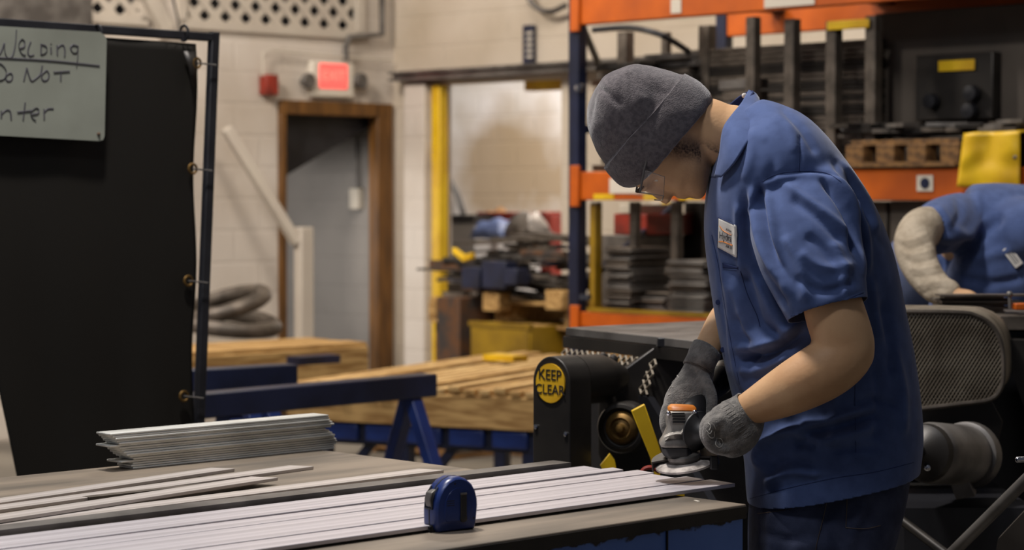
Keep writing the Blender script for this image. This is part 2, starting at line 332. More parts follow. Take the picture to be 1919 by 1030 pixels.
# light pull switch on the passage wall
sw = on_u(668, 372, U0-.03); e = thing('pull_switch', sw-Z*.08, 'pale switch box hanging on a conduit seen through the wooden doorway', 'switch')
b = MB(); b.box(sw, V*.05, U*.029, Z*.075); put('switch_box', b, 'card', e, bevel=.008)
b = MB(); b.tube([sw+Z*.05, sw+Z*.95], .011); put('conduit', b, 'greysteel', e)
w5 = MB(); w5.ub(U0, U0+WT, V0+WL, V0+1.75, 0, 3.2); put('wall_passage_end', w5, 'grey_block', kind='structure', smooth=0)
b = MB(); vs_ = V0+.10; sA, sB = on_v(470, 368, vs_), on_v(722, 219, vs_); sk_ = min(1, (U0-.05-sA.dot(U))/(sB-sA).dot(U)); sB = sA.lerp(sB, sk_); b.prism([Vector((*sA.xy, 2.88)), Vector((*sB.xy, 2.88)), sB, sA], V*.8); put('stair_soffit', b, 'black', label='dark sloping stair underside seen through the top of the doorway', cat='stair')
# vent lattices
def lattice(u0, u1, lab):
    e = thing('lattice_vent', uv((u0+u1)/2, V0, vz), lab, 'vent', 'lattice vents high on the block wall')
    b = MB(); b.ub(u0-.02, u1+.02, V0-.03, V0+.02, vz-.03, vz+.03); b.ub(u0-.02, u1+.02, V0-.03, V0+.02, vz+.6, vz+.66); b.ub(u0-.03, u0+.03, V0-.03, V0+.02, vz, vz+.62); b.ub(u1-.03, u1+.03, V0-.03, V0+.02, vz, vz+.62)
    put('vent_frame', b, 'paint_w', e)
    b = MB(); s = .167; H = .62; n = int((u1-u0+H)/s)+2
    for i in range(n):
        for sg in (1, -1):
            ua = u0-H+i*s if sg > 0 else u0+i*s; ub_ = ua+H*sg
            p0, p1 = [ua, vz], [ub_, vz+H]
            lo, hi = 0., 1.
            for (x0, x1) in ((ua, ub_),):
                dx = x1-x0
                ta, tb = sorted(((u0-x0)/dx, (u1-x0)/dx)); lo = max(lo, ta); hi = min(hi, tb)
            if hi-lo < .02: continue
            A = uv(ua+(ub_-ua)*lo, V0+.005*sg, vz+H*lo); B = uv(ua+(ub_-ua)*hi, V0+.005*sg, vz+H*hi)
            dr_ = (B-A).normalized(); b.bar(A, B, dr_.cross(V)*.026, V*.004)
    put('lattice', b, 'paint_w', e)
    b = MB(); b.ub(u0, u1, V0+.13, V0+.16, vz, vz+.62); put('vent_back', b, 'black', e)
lattice(va[0], va[1], 'short cream lattice vent high on the wall above the dark curtain')
lattice(va[2], va[3], 'long cream lattice vent high on the wall above the exit sign')
# diagonal brace by the vent
b = MB(); A = on_v(262, -40, V0-.06); B = on_v(312, 58, V0-.06); b.bar(A, B, (B-A).normalized().cross(V)*.05, V*.04)
put('wall_brace', b, 'paint_w', bevel=.006, label='white diagonal brace on the wall between the two lattice vents', cat='brace')
# dark duct top left
b = MB(); b.box(on_v(20, -20, V0-.5), U*.42, V*.22, Z*.22); put('air_duct', b, 'greysteel', bevel=.01, label='dark grey duct crossing the top left corner behind the sign', cat='duct')
# header beam over the opening
b = MB(); A = uvof(on_u(750, 145, U0-.05)); zt = on_u(750, 136, U0-.05).z; zb = on_u(750, 154, U0-.05).z
b.ub(U0-.12, U0, 7.4, A[1], zb, zt); b.ub(U0-.16, U0-.10, 7.4, A[1], zt-.02, zt); b.ub(U0-.16, U0-.10, 7.4, A[1], zb, zb+.02)
put('header_beam', b, 'greysteel', label='grey steel header beam across the top of the bay opening', cat='beam')
# white column strip, brown stop, yellow post
pa, pb = uvof(on_u(764, 300, U0-.06))[1], uvof(on_u(803, 300, U0-.06))[1]
b = MB(); b.ub(U0-.1, U0+.0, pb, pa, 0, oz); put('trim_1', b, 'wall', kind='structure', bevel=.01, rot=UA-math.pi/2)
pc = uvof(on_u(818, 300, U0))[1]
b = MB(); b.ub(U0+.02, U0+.12, pc, pb+.02, 0, oz); put('trim_2', b, 'brown_r', kind='structure')
e = thing('guard_post', on_u(823, 700, U0-.02)*1, 'tall yellow guard post at the left edge of the bay opening', 'post'); 
y0, y1 = uvof(on_u(816, 300, U0-.02))[1], uvof(on_u(832, 300, U0-.02))[1]
b = MB(); b.ub(U0-.06, U0+.02, y1, y0, 0, oz-.01); put('post', b, 'yellow', e, bevel=.008)
for zz in (on_u(812, 190, U0).z, on_u(812, 283, U0).z): 
    b = MB(); b.ub(U0-.03, U0+.03, y0-.01, y0+.05, zz-.04, zz+.04); put('hinge', b, 'yellow', e)
# yellow lintel bracket and grey post right side of opening
b = MB(); A = on_u(992, 161, U0+.25); B = on_u(1085, 157, U0+.25); b.bar(A, B, Z*.035, U*.05); put('crane_arm', b, 'yellow', bevel=.006, label='mustard yellow arm reaching across the top of the bay opening', cat='arm')
b = MB(); A = uvof(on_u(1057, 300, U0+.1)); b.ub(U0+WT+.01, U0+WT+.1, A[1]+.0, A[1]+.07, 0, 2.35); put('opening_post', b, 'greysteel', label='grey steel post at the right edge of the bay opening', cat='post')
# exit sign and emergency heads
vx = V0-.06; ec = on_v(625, 148, vx)
e = thing('exit_sign', ec-Z*.13, 'lit red exit sign with two lamp heads above the wooden doorway', 'sign')
def onwall(px, py, off=.06): return on_v(px, py, V0-off)
a = onwall(585, 113); bq = onwall(664, 184); uu0, uu1 = uvof(a)[0], uvof(bq)[0]
b = MB(); b.ub(uu0, uu1, V0-.06, V0, bq.z, a.z); put('housing', b, 'white', e, bevel=.012)
a2 = onwall(600, 118, .07); b2 = onwall(652, 167, .07); ua, ub2 = uvof(a2)[0], uvof(b2)[0]
b = MB(); b.ub(ua, ub2, V0-.068, V0-.058, b2.z, a2.z); fp = put('lit_face', b, 'exit', e, bevel=.004)
put('lettering', text_mb('EXIT', .1, uv((ua+ub2)/2, V0-.070, (a2.z+b2.z)/2), U, Z, .001), 'exit_l', fp)
for px in (574, 672):
    c = onwall(px, 152, .05); b = MB(); b.lathe(c+V*.05, -V, [(0, .02), (.03, .025), (.05, .05), (.085, .056), (.09, .05), (.086, .01)]); put('lamp_head', b, 'greysteel', e)
# alarm box and conduits
c = onwall(504, 159, .04); b = MB(); b.box(c, U*.052, V*.04, Z*.068); e = put('fire_alarm_box', b, 'red', bevel=.008, label='small dark red alarm box on the wall left of the exit sign', cat='alarm')
def pipe(name, pts, r, m, lab, cat, cur=True): 
    b = MB(); b.tube(catmull(pts, 5) if cur else pts, r, 8); return put(name, b, m, label=lab, cat=cat)
pipe('electric_cable', [onwall(492, 142), onwall(493, 98), onwall(510, 93), onwall(600, 104), onwall(735, 112)], .008, 'card', 'thin pale cable running from the red alarm box towards the room corner', 'cable', False)
pipe('conduit_pipe', [onwall(716, -30), onwall(716, 64), onwall(655, 70), onwall(648, 88), onwall(648, 114)], .022, 'greysteel', 'grey conduit bending down to the exit sign', 'pipe', False)
pipe('wall_cable', [on_v(318, -30, V0-.3), on_v(334, 40, V0-.3), on_v(338, 60, V0-.3)], .008, 'black', 'thin dark cable dropping to the curtain frame top', 'cable')
pipe('hanging_hose', [on_u(985, -20, U0-.1), on_u(1000, 10, U0-.1), on_u(1030, 22, U0-.1), on_u(1060, 10, U0-.1)], .02, 'greysteel', 'grey hose looped on the wall left of the blue rack post', 'hose')
pipe('floor_hose', [on_u(835, 330, U0+4.1), on_u(855, 360, U0+4.1), on_u(868, 400, U0+4.0)], .03, 'greysteel', 'grey hose curving down the pale wall beyond the bay opening', 'hose')
b = MB(); b.box(on_u(992, 84, U0-.03), V*.045, U*.02, Z*.13); e = put('wall_notice', b, 'blue_dk', bevel=.004, label='small dark blue notice above the bay opening', cat='notice')
for k in range(5): 
    b = MB(); b.box(on_u(992, 62+k*11, U0-.052), V*.028, U*.002, Z*.008); put('notice_line', b, 'card', e)
# ventilation slope pipe and rail by the door
e = thing('handrail', onwall(570, 620, .4), 'cream painted handrail sloping down to an upright post at the doorway', 'rail')
b = MB(); A = on_v(424, 240, V0-.3); B = on_v(556, 455, V0-.45); b.bar(A, B, (B-A).normalized().cross(V).normalized()*.034, V*.03); put('rail', b, 'paint_w', e, bevel=.008)
b = MB(); A = on_v(569, 425, V0-.45); b.box(Vector((A.x, A.y, A.z/2)), U*.055, V*.04, Z*(A.z/2)); put('rail_post', b, 'paint_w', e, bevel=.012)
b = MB(); A = on_v(392, 540, V0-.1); B = on_v(398, 560, V0-.1)
# ================================================================== ANNEX CONTENT
ua = U0+1.6
e = thing('red_bin', Vector((*on_u(958, 420, ua).xy, 0)), 'red steel bin beyond the opening with crumpled sheets inside', 'bin')
L, R = on_u(893, 397, ua), on_u(1024, 443, ua); lv, rv = uvof(L)[1], uvof(R)[1]
b = MB(); b.ub(ua, ua+.06, rv, lv, L.z-.1, L.z); b.ub(ua, ua+.06, rv, rv+.07, 0, L.z); b.ub(ua, ua+.06, lv-.07, lv, 0, L.z); b.ub(ua+.7, ua+.76, rv, lv, 0, L.z); b.ub(ua, ua+.76, rv, rv+.03, .3, L.z-.02); b.ub(ua, ua+.76, rv, lv, .5, .56); put('bin_frame', b, 'red', e, bevel=.005)
def crumple(name, c, a, bvec, h, m, lab, cat, seed):
    mb = MB(); n = 14; vs = []; rnd = random.Random(seed)
    for i in range(n):
        for j in range(n):
            x, y = i/(n-1)*2-1, j/(n-1)*2-1; z = h*(1-max(abs(x), abs(y))**2.5)+noise.noise(Vector((x*2+seed, y*2, seed)))*h*.35
            vs.append(c+a*x+bvec*y+Z*max(z, 0))
    mb.add(vs, [(i*n+j, i*n+j+1, (i+1)*n+j+1, (i+1)*n+j) for i in range(n-1) for j in range(n-1)])
    return put(name, mb, m, label=lab, cat=cat, solid=.01)
crumple('tarpaulin', on_u(935, 446, ua-.25), V*.17, U*.16, .16, 'tarp', 'crumpled pale blue tarpaulin heaped in front of the red bin', 'tarpaulin', 1)
crumple('cardboard_sheet', on_u(930, 425, ua+.35), V*.14, U*.12, .14, 'wood_d', 'tan sheet poking up inside the red bin', 'cardboard', 2)
crumple('dark_bag', on_u(988, 442, ua-.2), V*.16, U*.15, .18, 'mill', 'dark grey bag slumped beside the pale blue tarpaulin', 'bag', 3)
A, B = on_u(834, 402, ua-.2), on_u(890, 470, ua-.2); b = MB(); b.ub(ua-.2, ua+.2, uvof(B)[1], uvof(A)[1], 0, A.z-.06); e = put('steel_cabinet', b, 'grey_block', bevel=.01, label='low grey cabinet beside the yellow guard post beyond the opening', cat='cabinet')
b = MB(); b.ub(ua-.22, ua+.22, uvof(B)[1]-.01, uvof(A)[1]+.01, A.z-.06, A.z); put('cabinet_lid', b, 'darksteel', e)
# ================================================================== PALLETS
def pallet(lab, o, du, dv, W, Dp, m='wood', nb=7, h=.14, group='timber pallets around the shop floor', solidface=False, name='pallet', m2=None, under=True):
    # o: near-left top corner (Vector); boards run along du (length W), repeat along dv (depth Dp)
    du, dv = Vector(du).normalized(), Vector(dv).normalized(); z = o.z
    e = thing(name, Vector((*(o+du*W/2+dv*Dp/2).xy, z-h)), lab, 'pallet', group); bw = Dp/nb; r = random.Random(int(z*1000)+nb)
    rot = math.atan2(du.y, du.x)
    for i in range(nb):
        b = MB(); g = bw*.13; dz_ = r.uniform(-.003, .003); b.box(o+du*(W/2+r.uniform(-.015, .015))+dv*(bw*(i+.5))-Z*(.011-dz_), du*W/2, dv*(bw/2-g), Z*.011)
        put('deck_board', b, (m2 if (m2 and i % 2) else m), e, bevel=.003, rot=rot)
    for k in (0, .5, 1):
        b = MB(); b.box(o+du*(.03+(W-.06)*k)+dv*(Dp/2)-Z*(.022+(h-.044)/2), du*.03, dv*Dp/2, Z*(h-.044)/2); put('stringer', b, m, e, bevel=.004, rot=rot)
    if solidface:
        b = MB(); b.box(o+du*(W/2)+dv*.012-Z*(.024+(h-.03)/2), du*W/2, dv*.015, Z*(h-.03)/2); put('side_board', b, m, e, bevel=.003, rot=rot)
    if under:
        for k in (0, .5, 1):
            b = MB(); b.box(o+du*(W/2)+dv*(.05+(Dp-.1)*k)-Z*(h-.011), du*W/2, dv*.045, Z*.011); put('bottom_board', b, m, e, bevel=.003, rot=rot)
    return e
# big skid of pine boards on blue stand
zt = .66; A = on_z(536, 714, zt); B = on_z(1008, 734, zt); nv = (B-A).normalized(); nu = Vector((-nv.y, nv.x, 0))
Lw = (B-A).length
e = thing('timber_skid', Vector((*((A+B)/2+nu*1.0).xy, zt-.2)), 'long pine skid with bright deck boards resting on the blue steel stand', 'skid')
far = 2.1; nb = 17; bw = Lw/nb; r = random.Random(3); rt = math.atan2(nu.y, nu.x)
for i in range(nb):
    b = MB(); zz = r.choice((0, 0, .012)); s0 = A+nv*(bw*(i+.5)); e0 = s0+nu*((7.36-s0.dot(U))/nu.dot(U)); fa = far if (s0.dot(V)+nu.dot(V)*(7.44-s0.dot(U))/nu.dot(U)) > 7.42 else (e0-s0).length
    b.box(s0+nu*(fa/2+r.uniform(-.03, .03)*(fa == far))-Z*(.014-zz), nu*fa/2, nv*(bw*.34), Z*.012)
    put('deck_board', b, 'wood2' if i % 3 else 'wood', e, bevel=.003, rot=rt)
for k in (0, .5, 1):
    L3 = Lw-(.5 if k else 0); b = MB(); b.box(A+nv*L3/2+nu*(.03+k*(far-.06))-Z*(.03+.07), nv*L3/2, nu*.025, Z*.07); put('side_board', b, 'wood', e, bevel=.004, rot=rt+math.pi/2)
# blue stand under it
zs = zt-.17; e = thing('steel_stand', Vector((*((A+B)/2+nu).xy, 0)), 'bright blue steel stand with plate blocks under the pine skid', 'stand')
b = MB(); b.box(A+nv*Lw/2+nu*.08-Z*(.17+.05), nv*(Lw/2+.28), nu*.04, Z*.05); put('side_rail', b, 'blue_dk', e, bevel=.004); b = MB(); b.box(A+nv*(Lw-.5)/2+nu*(far-.1)-Z*(.17+.05), nv*((Lw-.5)/2), nu*.04, Z*.05); put('side_rail', b, 'blue_dk', e, bevel=.004)
for i in range(6):
    c = A+nv*(Lw*(i+.3)/6)+nu*.03-Z*.215; b = MB(); b.box(c, nv*.085, nu*.012, Z*.04); put('face_plate', b, 'blue', e, bevel=.01)
for k in (.12, .45, .95):
    for q in (.08, far-.1):
        c = A+nv*(Lw*k*(1 if q < 1 else .6))+nu*q; c.z = 0; b = MB(); b.box(c+Z*(zs-.05)/2, nv*.035, nu*.035, Z*(zs-.05)/2); put('leg', b, 'blue_dk', e, bevel=.004)
for k in (.12, .45):
    c = A+nv*(Lw*k)+nu*.08; c2 = A+nv*(Lw*(k+.22))+nu*.08; c.z = .1; c2.z = zs-.06
    b = MB(); b.bar(c, c2, nv.cross(Z)*.015, Z*.03); put('diagonal_brace', b, 'blue_dk', e)
for q in (.6, 1.2, 1.8):
    b = MB(); b.box(A+nv*(Lw-.5)/2+nu*q-Z*(.17+.05), nv*(Lw-.5)/2, nu*.03, Z*.04); put('cross_rail', b, 'blue', e)
# pale pallet on floor under it
pallet('worn pallet on the floor under the blue stand', on_z(835, 817, .14)+Vector((0, 0, 0)), U*-1*-1, V, 1.0, .7, 'wood_d', 5)
P2 = on_z(400, 656, .70)
pallet('thick timber pallet carrying the coil ring in front of the doorway', on_z(690, 640, .74)-U*1.75, U, V, 1.75, .5, 'wood', 5, .2, solidface=True)
b = MB(); zc = .74
for q in (0, 1): b.ub(uvof(on_z(690, 640, .74))[0]-1.6+q*1.2, uvof(on_z(690, 640, .74))[0]-1.5+q*1.2, uvof(on_z(690, 640, .74))[1]+.02, uvof(on_z(690, 640, .74))[1]+.5, 0, .535)
put('trestle_support', b, 'wood_d', label='rough timber uprights holding up the thick pallet by the doorway', cat='support')
# coil ring on it
b = MB(); c = on_z(425, 606, .80)+V*.0; b2_ = MB()
R_ = .20
for k in range(2):
    cc = c+V*(.03*k)+Z*(.04+.04*k)-Z*.03; tl = Vector((.12, -.1, 1)).normalized() if k == 0 else Vector((-.25, -.18, 1)).normalized()
    x = tl.orthogonal().normalized(); y = tl.cross(x)
    pts = [cc+Z*(.05*k)+x*math.cos(2*math.pi*j/40)*(.26-.03*k)+y*math.sin(2*math.pi*j/40)*(.26-.03*k) for j in range(40)]
    bb = MB(); bb.tube(pts, .040, 10, closed=True, flat=1.1); put('coil_ring', bb, 'mill', label=('lower' if k == 0 else 'upper tilted')+' grey steel ring of the coil lying on the thick timber pallet', cat='ring')
# ================================================================== SAWHORSES
def sawhorse(lab, p0, p1, legs, h=.085, w=.045):
    d = (p1-p0).normalized(); n = Vector((-d.y, d.x, 0)); e = thing('sawhorse', Vector((*((p0+p1)/2).xy, 0)), lab, 'sawhorse', 'blue steel sawhorses')
    b = MB(); b.bar(p0-Z*h/2, p1-Z*h/2, n*w, Z*h/2); put('top_beam', b, 'blue_dk', e, bevel=.006, rot=math.atan2(d.y, d.x))
    for k in legs:
        for sg in (-1, 1):
            c = p0+d*k-Z*h; f = Vector((c.x, c.y, 0))+n*sg*.30+d*.03; bb = MB(); t_ = (f-c).normalized(); bb.bar(c+n*sg*.01, f, d*.028, t_.cross(d).normalized()*.022); put('leg', bb, 'blue', e, bevel=.004)
        c = p0+d*k; bb = MB(); bb.bar(Vector((c.x, c.y, .35))-n*.19, Vector((c.x, c.y, .35))+n*.19, d*.012, Z*.02); put('crossbar', bb, 'blue', e)
    return e
zs = .82
a, b_ = on_z(300, 742, zs), on_z(804, 699, zs); sawhorse('long dark blue sawhorse in front of the pine skid', a, b_, (.30, (b_-a).length-.1))
a, b_ = on_z(300, 694, .86), on_z(547, 681, .86); sawhorse('shorter dark blue sawhorse behind the long one beside the curtain', a, b_, (.35, (b_-a).length-.12))
b = MB(); A = on_z(549, 676, .69); B = on_z(626, 671, .69); b.bar(A, B, V*.05, Z*.02); put('steel_stub', b, 'blue_dk', label='short dark blue beam end lying on the pine skid left of centre', cat='beam')
# ================================================================== SCRAP PALLET
zt = .98; c0 = on_z(805, 560, zt); 
Y1 = 13.5; A = at(803, 557, Y1); B = at(1072, 552, Y1-.9); vv = (B-A); vv.z = 0; Wd = vv.length; dv_ = vv.normalized(); du_ = Vector((-dv_.y, dv_.x, 0)); A.z = on_u(803, 557, A.dot(U)).z; TOP = A.z
pallet('raised pallet loaded with a heap of steel offcuts', A, dv_, du_, Wd, .9, 'wood', 6, .15, m2='wood_d')
def blk(c, a, b, z, m, lab, cat, name, grp=None): x = MB(); x.box(c, a, b, z); return put(name, x, m, label=lab, cat=cat, group=grp, bevel=.006)
# blocks: pale inserts and crate under the scrap pallet
for k, (q, m) in enumerate(((.15, 'card'), (.72, 'card'))):
    pass
ZB = TOP-.15
for k in (.05, .5, .95):
    c = A+dv_*(Wd*k)+du_*.45; c.z = (ZB)/2; blk(c, dv_*.06, du_*.4, Z*ZB/2, 'wood_d', ('left', 'middle', 'right')[int(k*2+.3)]+' dark timber bearer under the scrap pallet', 'bearer', 'timber_bearer')
c = A+dv_*(Wd*.30)-du_*.02; c.z = .3; blk(c+Z*.3, dv_*.1, du_*.15, Z*.3*.98, 'rust', 'grey drum-like block standing under the left of the scrap pallet', 'block', 'steel_block')
def crate(lab, c, hx, hy, z0, z1, m, tilt=0):
    e = thing('tote_crate', Vector((c.x, c.y, z0)), lab, 'crate'); t_ = .012
    for sx, sy, ax, ay in ((0, -1, hx, t_), (0, 1, hx, t_), (-1, 0, t_, hy), (1, 0, t_, hy)):
        b = MB(); b.box(Vector((c.x, c.y, (z0+z1)/2))+dv_*sx*hx+du_*sy*hy, dv_*ax, du_*ay, Z*(z1-z0)/2); put('side', b, m, e, bevel=.004)
    b = MB(); b.box(Vector((c.x, c.y, z0+.01)), dv_*hx, du_*hy, Z*.01); put('base', b, m, e)
    b = MB(); b.box(Vector((c.x, c.y, z1))-du_*hy, dv_*(hx+.015), du_*.018, Z*.014); put('rim', b, m, e)
c = at(985, 640, Y1-.62); crate('large yellow steel crate in a shade-darkened colour under the right of the scrap pallet', Vector((c.x, c.y, 0)), .24, .2, on_u(985, 672, c.dot(U)).z, on_u(985, 606, c.dot(U)).z, 'mustard'); c.z = on_u(985, 672, c.dot(U)).z/2; blk(c, dv_*.2, du_*.15, Z*c.z, 'wood_d', 'dark timber block carrying the darkened yellow crate', 'block', 'timber_block')
yA, yB = on_z(918, 668, .688), on_z(976, 672, .688); b = MB(); b.bar(yA, yB, (yB-yA).cross(Z).normalized()*.05, Z*.014); b.bar(yB-(yB-yA)*.12, yB+Z*.0, (yB-yA).cross(Z).normalized()*.05, Z*.0145)
put('yellow_bracket', b, 'yellow', label='bright yellow bracket lying on the far end of the pine skid boards', cat='bracket')
# scrap heap
r = random.Random(11); cols = ['mill', 'rust', 'mill', 'greysteel', 'darksteel', 'rust', 'blue_dk', 'mill']
HEAP_N = 96
for i in range(HEAP_N):
    q = r.random(); row = r.random(); lay = (i/HEAP_N)
    hh = .37*(1-abs(q-.55)*.9); z = TOP+.012+lay*hh
    pos = A+dv_*(Wd*(.02+.95*q))+du_*(.05+.5*r.random()*(1-lay*.5)); pos.z = z
    a_ = r.uniform(-.5, .5); dd = (dv_*math.cos(a_)+du_*math.sin(a_)); dd = (dd+Z*r.uniform(-.12, .12)).normalized(); nn = Z.cross(dd).normalized(); L_ = r.uniform(.07, .2)
    x = MB(); kind = r.random()
    if kind < .7: x.bar(pos-dd*L_, pos+dd*L_, nn*r.uniform(.02, .06), Z*r.uniform(.004, .012))
    elif kind < .85:
        x.bar(pos-dd*L_, pos+dd*L_, nn*.03, Z*.005); x.bar(pos-dd*L_+nn*.03+Z*.025, pos+dd*L_+nn*.03+Z*.025, nn*.005, Z*.03)
    else: x.tube([pos-dd*L_, pos+dd*L_], .02, 10)
    put('steel_offcut', x, r.choice(cols), label='rough steel offcut in the tangled heap on the raised pallet', cat='offcut', group='steel offcuts heaped on the raised pallet')
for k, (px, py, m, s, nm, lab) in enumerate([(890, 485, 'yellow', .05, 'yellow_clip', 'bent yellow metal strip lying on the front of the offcut heap'), (912, 520, 'blue_dk', .08, 'blue_block', 'left dark blue painted block in the offcut heap'), (955, 515, 'blue_dk', .1, 'blue_block', 'middle dark blue painted block in the offcut heap'), (985, 518, 'blue_dk', .06, 'blue_block', 'right dark blue painted block in the offcut heap'), (940, 565, 'wood', .07, 'wood_block', 'pale wood block in the middle gap of the scrap pallet'), (1055, 562, 'wood', .07, 'wood_block', 'pale wood block at the right end of the scrap pallet'), (865, 566, 'card', .05, 'paper_bundle', 'white bundle in the left gap of the scrap pallet')]):
    c = A+dv_*(Wd*(px-803)/269)-du_*(.06 if py < 540 else .02); d = ray(px, py); c.z = (ORG+d*(c.y/d.y)).z
    x = MB()
    if m == 'yellow': x.bar(c-dv_*.1+Z*.05, c, du_*.02, Z*.018); x.bar(c-dv_*.01, c+dv_*.07+Z*.02, du_*.02, Z*.02)
    else: x.box(c, dv_*s, du_*.05, Z*(s*.8 if m != 'card' else .025))
    put(nm, x, m, label=lab, cat='block' if m != 'yellow' else 'strip', bevel=.006)
# long flats on top of the heap
for k in range(7):
    c = A+dv_*(Wd*(.30+.09*k))+du_*(.1+.05*k); c.z = TOP+.335+.012*k-.05*(k > 4); dd = (dv_+Z*(-.03*k+.05)).normalized(); x = MB(); x.bar(c-dd*.2, c+dd*(.36-.03*k), du_*.05, Z*.007); put('flat_offcut', x, 'mill', label=ORD[k]+' long flat offcut from the bottom lying across the top of the heap', cat='offcut')
# ================================================================== PALLET RACK
UR = uvof(at(1088, 300, 10.4))[0]; VR = uvof(on_u(1086, 300, UR))[1]; SP = 3.4; DR = 1.05
def rz(py, px=1100): return on_u(px, py, UR).z
rack = thing('pallet_rack', uv(UR+DR/2, VR-SP/2), 'orange and dark blue pallet rack loaded with steel behind the worker', 'rack')
for u in (UR, UR+DR):
    b = MB(); b.ub(u-.03, u+.03, VR-.02, VR+.045, 0, 3.4); p = put('upright', b, 'blue_dk', rack, bevel=.004)
    b = MB(); b.ub(u-.03, u+.03, VR-SP-.10, VR-SP-.03, 0, 3.4); put('upright', b, 'blue_dk', rack, bevel=.004)
for k in range(4):
    z0 = .3+k*.75; b = MB(); b.bar(uv(UR, VR+.01, z0), uv(UR+DR, VR+.01, z0+(.6 if k % 2 else 0)), V*.012, Z*.018); put('frame_brace', b, 'blue_dk', rack)
lev = [(rz(584), rz(612)), (rz(322), rz(375)), (rz(-4), rz(47))]
for i, (zt, zb) in enumerate(lev):
    b = MB(); b.ub(UR-.03, UR+.02, VR-SP-.04, VR-.02, zb, zt); bm_ = put('front_beam', b, 'orange', rack, bevel=.005)
    b = MB(); b.ub(UR+DR-.02, UR+DR+.03, VR-SP-.04, VR-.02, zb, zt); put('rear_beam', b, 'orange', rack, bevel=.005)
    b = MB(); b.ub(UR-.045, UR-.028, VR-.035, VR+.02, zb-.03, zt+.03); put('beam_connector', b, 'orange', rack, bevel=.003)
    for q in (.35, 1.0, 1.7, 2.4, 3.0):
        b = MB(); b.ub(UR, UR+DR, VR-q-.04, VR-q+.04, zt-.03, zt+.002); put('shelf_support', b, 'darksteel', rack)
# stickers and tape on beams
def sticker(px0, px1, py0, py1, m, nm, par=rack, off=.034):
    A, B = on_u(px0, py0, UR-off), on_u(px1, py1, UR-off); b = MB(); b.ub(UR-off, UR-off+.003, uvof(B)[1], uvof(A)[1], B.z, A.z); return put(nm, b, m, par)
sticker(1257, 1276, -2, 24, 'card', 'beam_label'); sticker(1432, 1526, -8, 8, 'card', 'beam_label')
sticker(1142, 1218, 334, 362, 'white', 'beam_label'); s = sticker(1718, 1748, 328, 358, 'card', 'beam_label')
c = on_u(1733, 343, UR-.036); b = MB(); b.lathe(c+U*.001, -U, [(0, .001), (0, .022), (.002, .022), (.002, .001)]); put('label_emblem', b, 'blue_dk', s)
for a_, b_ in ((1112, 1150), (1206, 1252), (1272, 1312)): sticker(a_, b_, 363, 374, 'yellow', 'tape_strip')
sticker(1100, 1400, 583, 590, 'mustard', 'tape_strip')
b = MB(); c = on_u(1086, 165, UR-.05); b.lathe(c, -U, [(-.01, .02), (0, .022), (.012, .018), (.014, .002)]); put('safety_clip', b, 'chrome', rack)
b = MB(); c = on_u(1097, 556, UR-.05); b.box(c, V*.03, U*.01, Z*.012); put('safety_clip', b, 'chrome', rack)
b = MB(); b.ub(UR+.0, UR+.05, VR-.10, VR-.065, lev[0][0], lev[1][1]-.02); put('edge_guard', b, 'mustard', rack, bevel=.003)
# vertical stakes standing on the shelves
def stake(px, py0, py1, du=.05, r=.022, lab='', m='mill'):
    B = on_u(px, py1, UR+du); A = on_u(px, py0, UR+du); zb = lev[0][0] if py1 > 500 else lev[1][0]; b = MB(); b.box(Vector((B.x, B.y, (A.z+zb)/2)), U*r, V*r, Z*(A.z-zb)/2)
    put('rack_stake', b, m, label=lab, cat='stake', bevel=.003)
for i, px in enumerate((1190, 1268, 1117)): stake(px, 378, 583, .08+.1*(i == 2), .020, ('slim stake on the lowest rack shelf '+('left of the worker, nearest the left steel stack', 'just right of the left steel stack', 'nearest the dark blue upright')[i]))
for i, (px, py0) in enumerate(((1248, 60), (1325, 48), (1411, 32), (1484, 36), (1562, 40), (1636, 30), (1172, 60))): stake(px, py0, 300, (.45, .3, .02, .06, .06, .06, .5)[i], (.018, .03, .024, .026, .026, .026, .03)[i], ('thin stake second from the left on the middle rack shelf', 'broad grey stake behind the cap', 'tall pale stake above the collar of the worker', 'tall grey stake just right of the palest stake', 'fifth tall stake from the left on the middle rack shelf', 'tall stake at the left edge of the dark sheet stack', 'leftmost grey stake on the middle rack shelf')[i])
# steel stacks on lowest shelf: plates
def plates(px0, px1, py0, py1, du, dep, n, nm, lab, grp, ms=('mill', 'greysteel', 'greysteel'), jit=.02, z0=None):
    A, B = on_u(px0, py0, UR+du), on_u(px1, py1, UR+du); v1, v0 = uvof(A)[1], uvof(B)[1]; zb = z0 if z0 is not None else B.z; h = (A.z-zb)/n; r = random.Random(int(px0))
    for i in range(n):
        j = r.uniform(-jit, jit); k = r.uniform(-jit, jit); b = MB(); b.ub(UR+du+j, UR+du+dep+j, v0+k, v1+k, zb+h*i, zb+h*(i+.8)); put(nm, b, r.choice(ms), label=lab, cat='plate', group=grp, bevel=.002, rot=UA)
z0 = lev[0][0]+.004; z1 = lev[1][0]+.004
plates(1133, 1182, 462, 578, .0, .3, 30, 'steel_plate', 'small steel plate in the left stack on the lowest rack shelf', 'plates in left stack on the lowest rack shelf', z0=z0)
plates(1205, 1250, 545, 578, .05, .3, 8, 'steel_plate', 'small steel plate in the low middle pile on the lowest rack shelf', 'plates in low middle pile on the lowest rack shelf', z0=z0)
plates(1252, 1322, 486, 578, .0, .35, 26, 'steel_plate', 'small steel plate in the right stack on the lowest rack shelf beside the worker', 'plates in right stack on the lowest rack shelf', z0=z0)
plates(1400, 1440, 500, 578, .0, .35, 16, 'steel_plate', 'small steel plate in the stack hidden behind the worker', 'plates behind the worker', z0=z0)
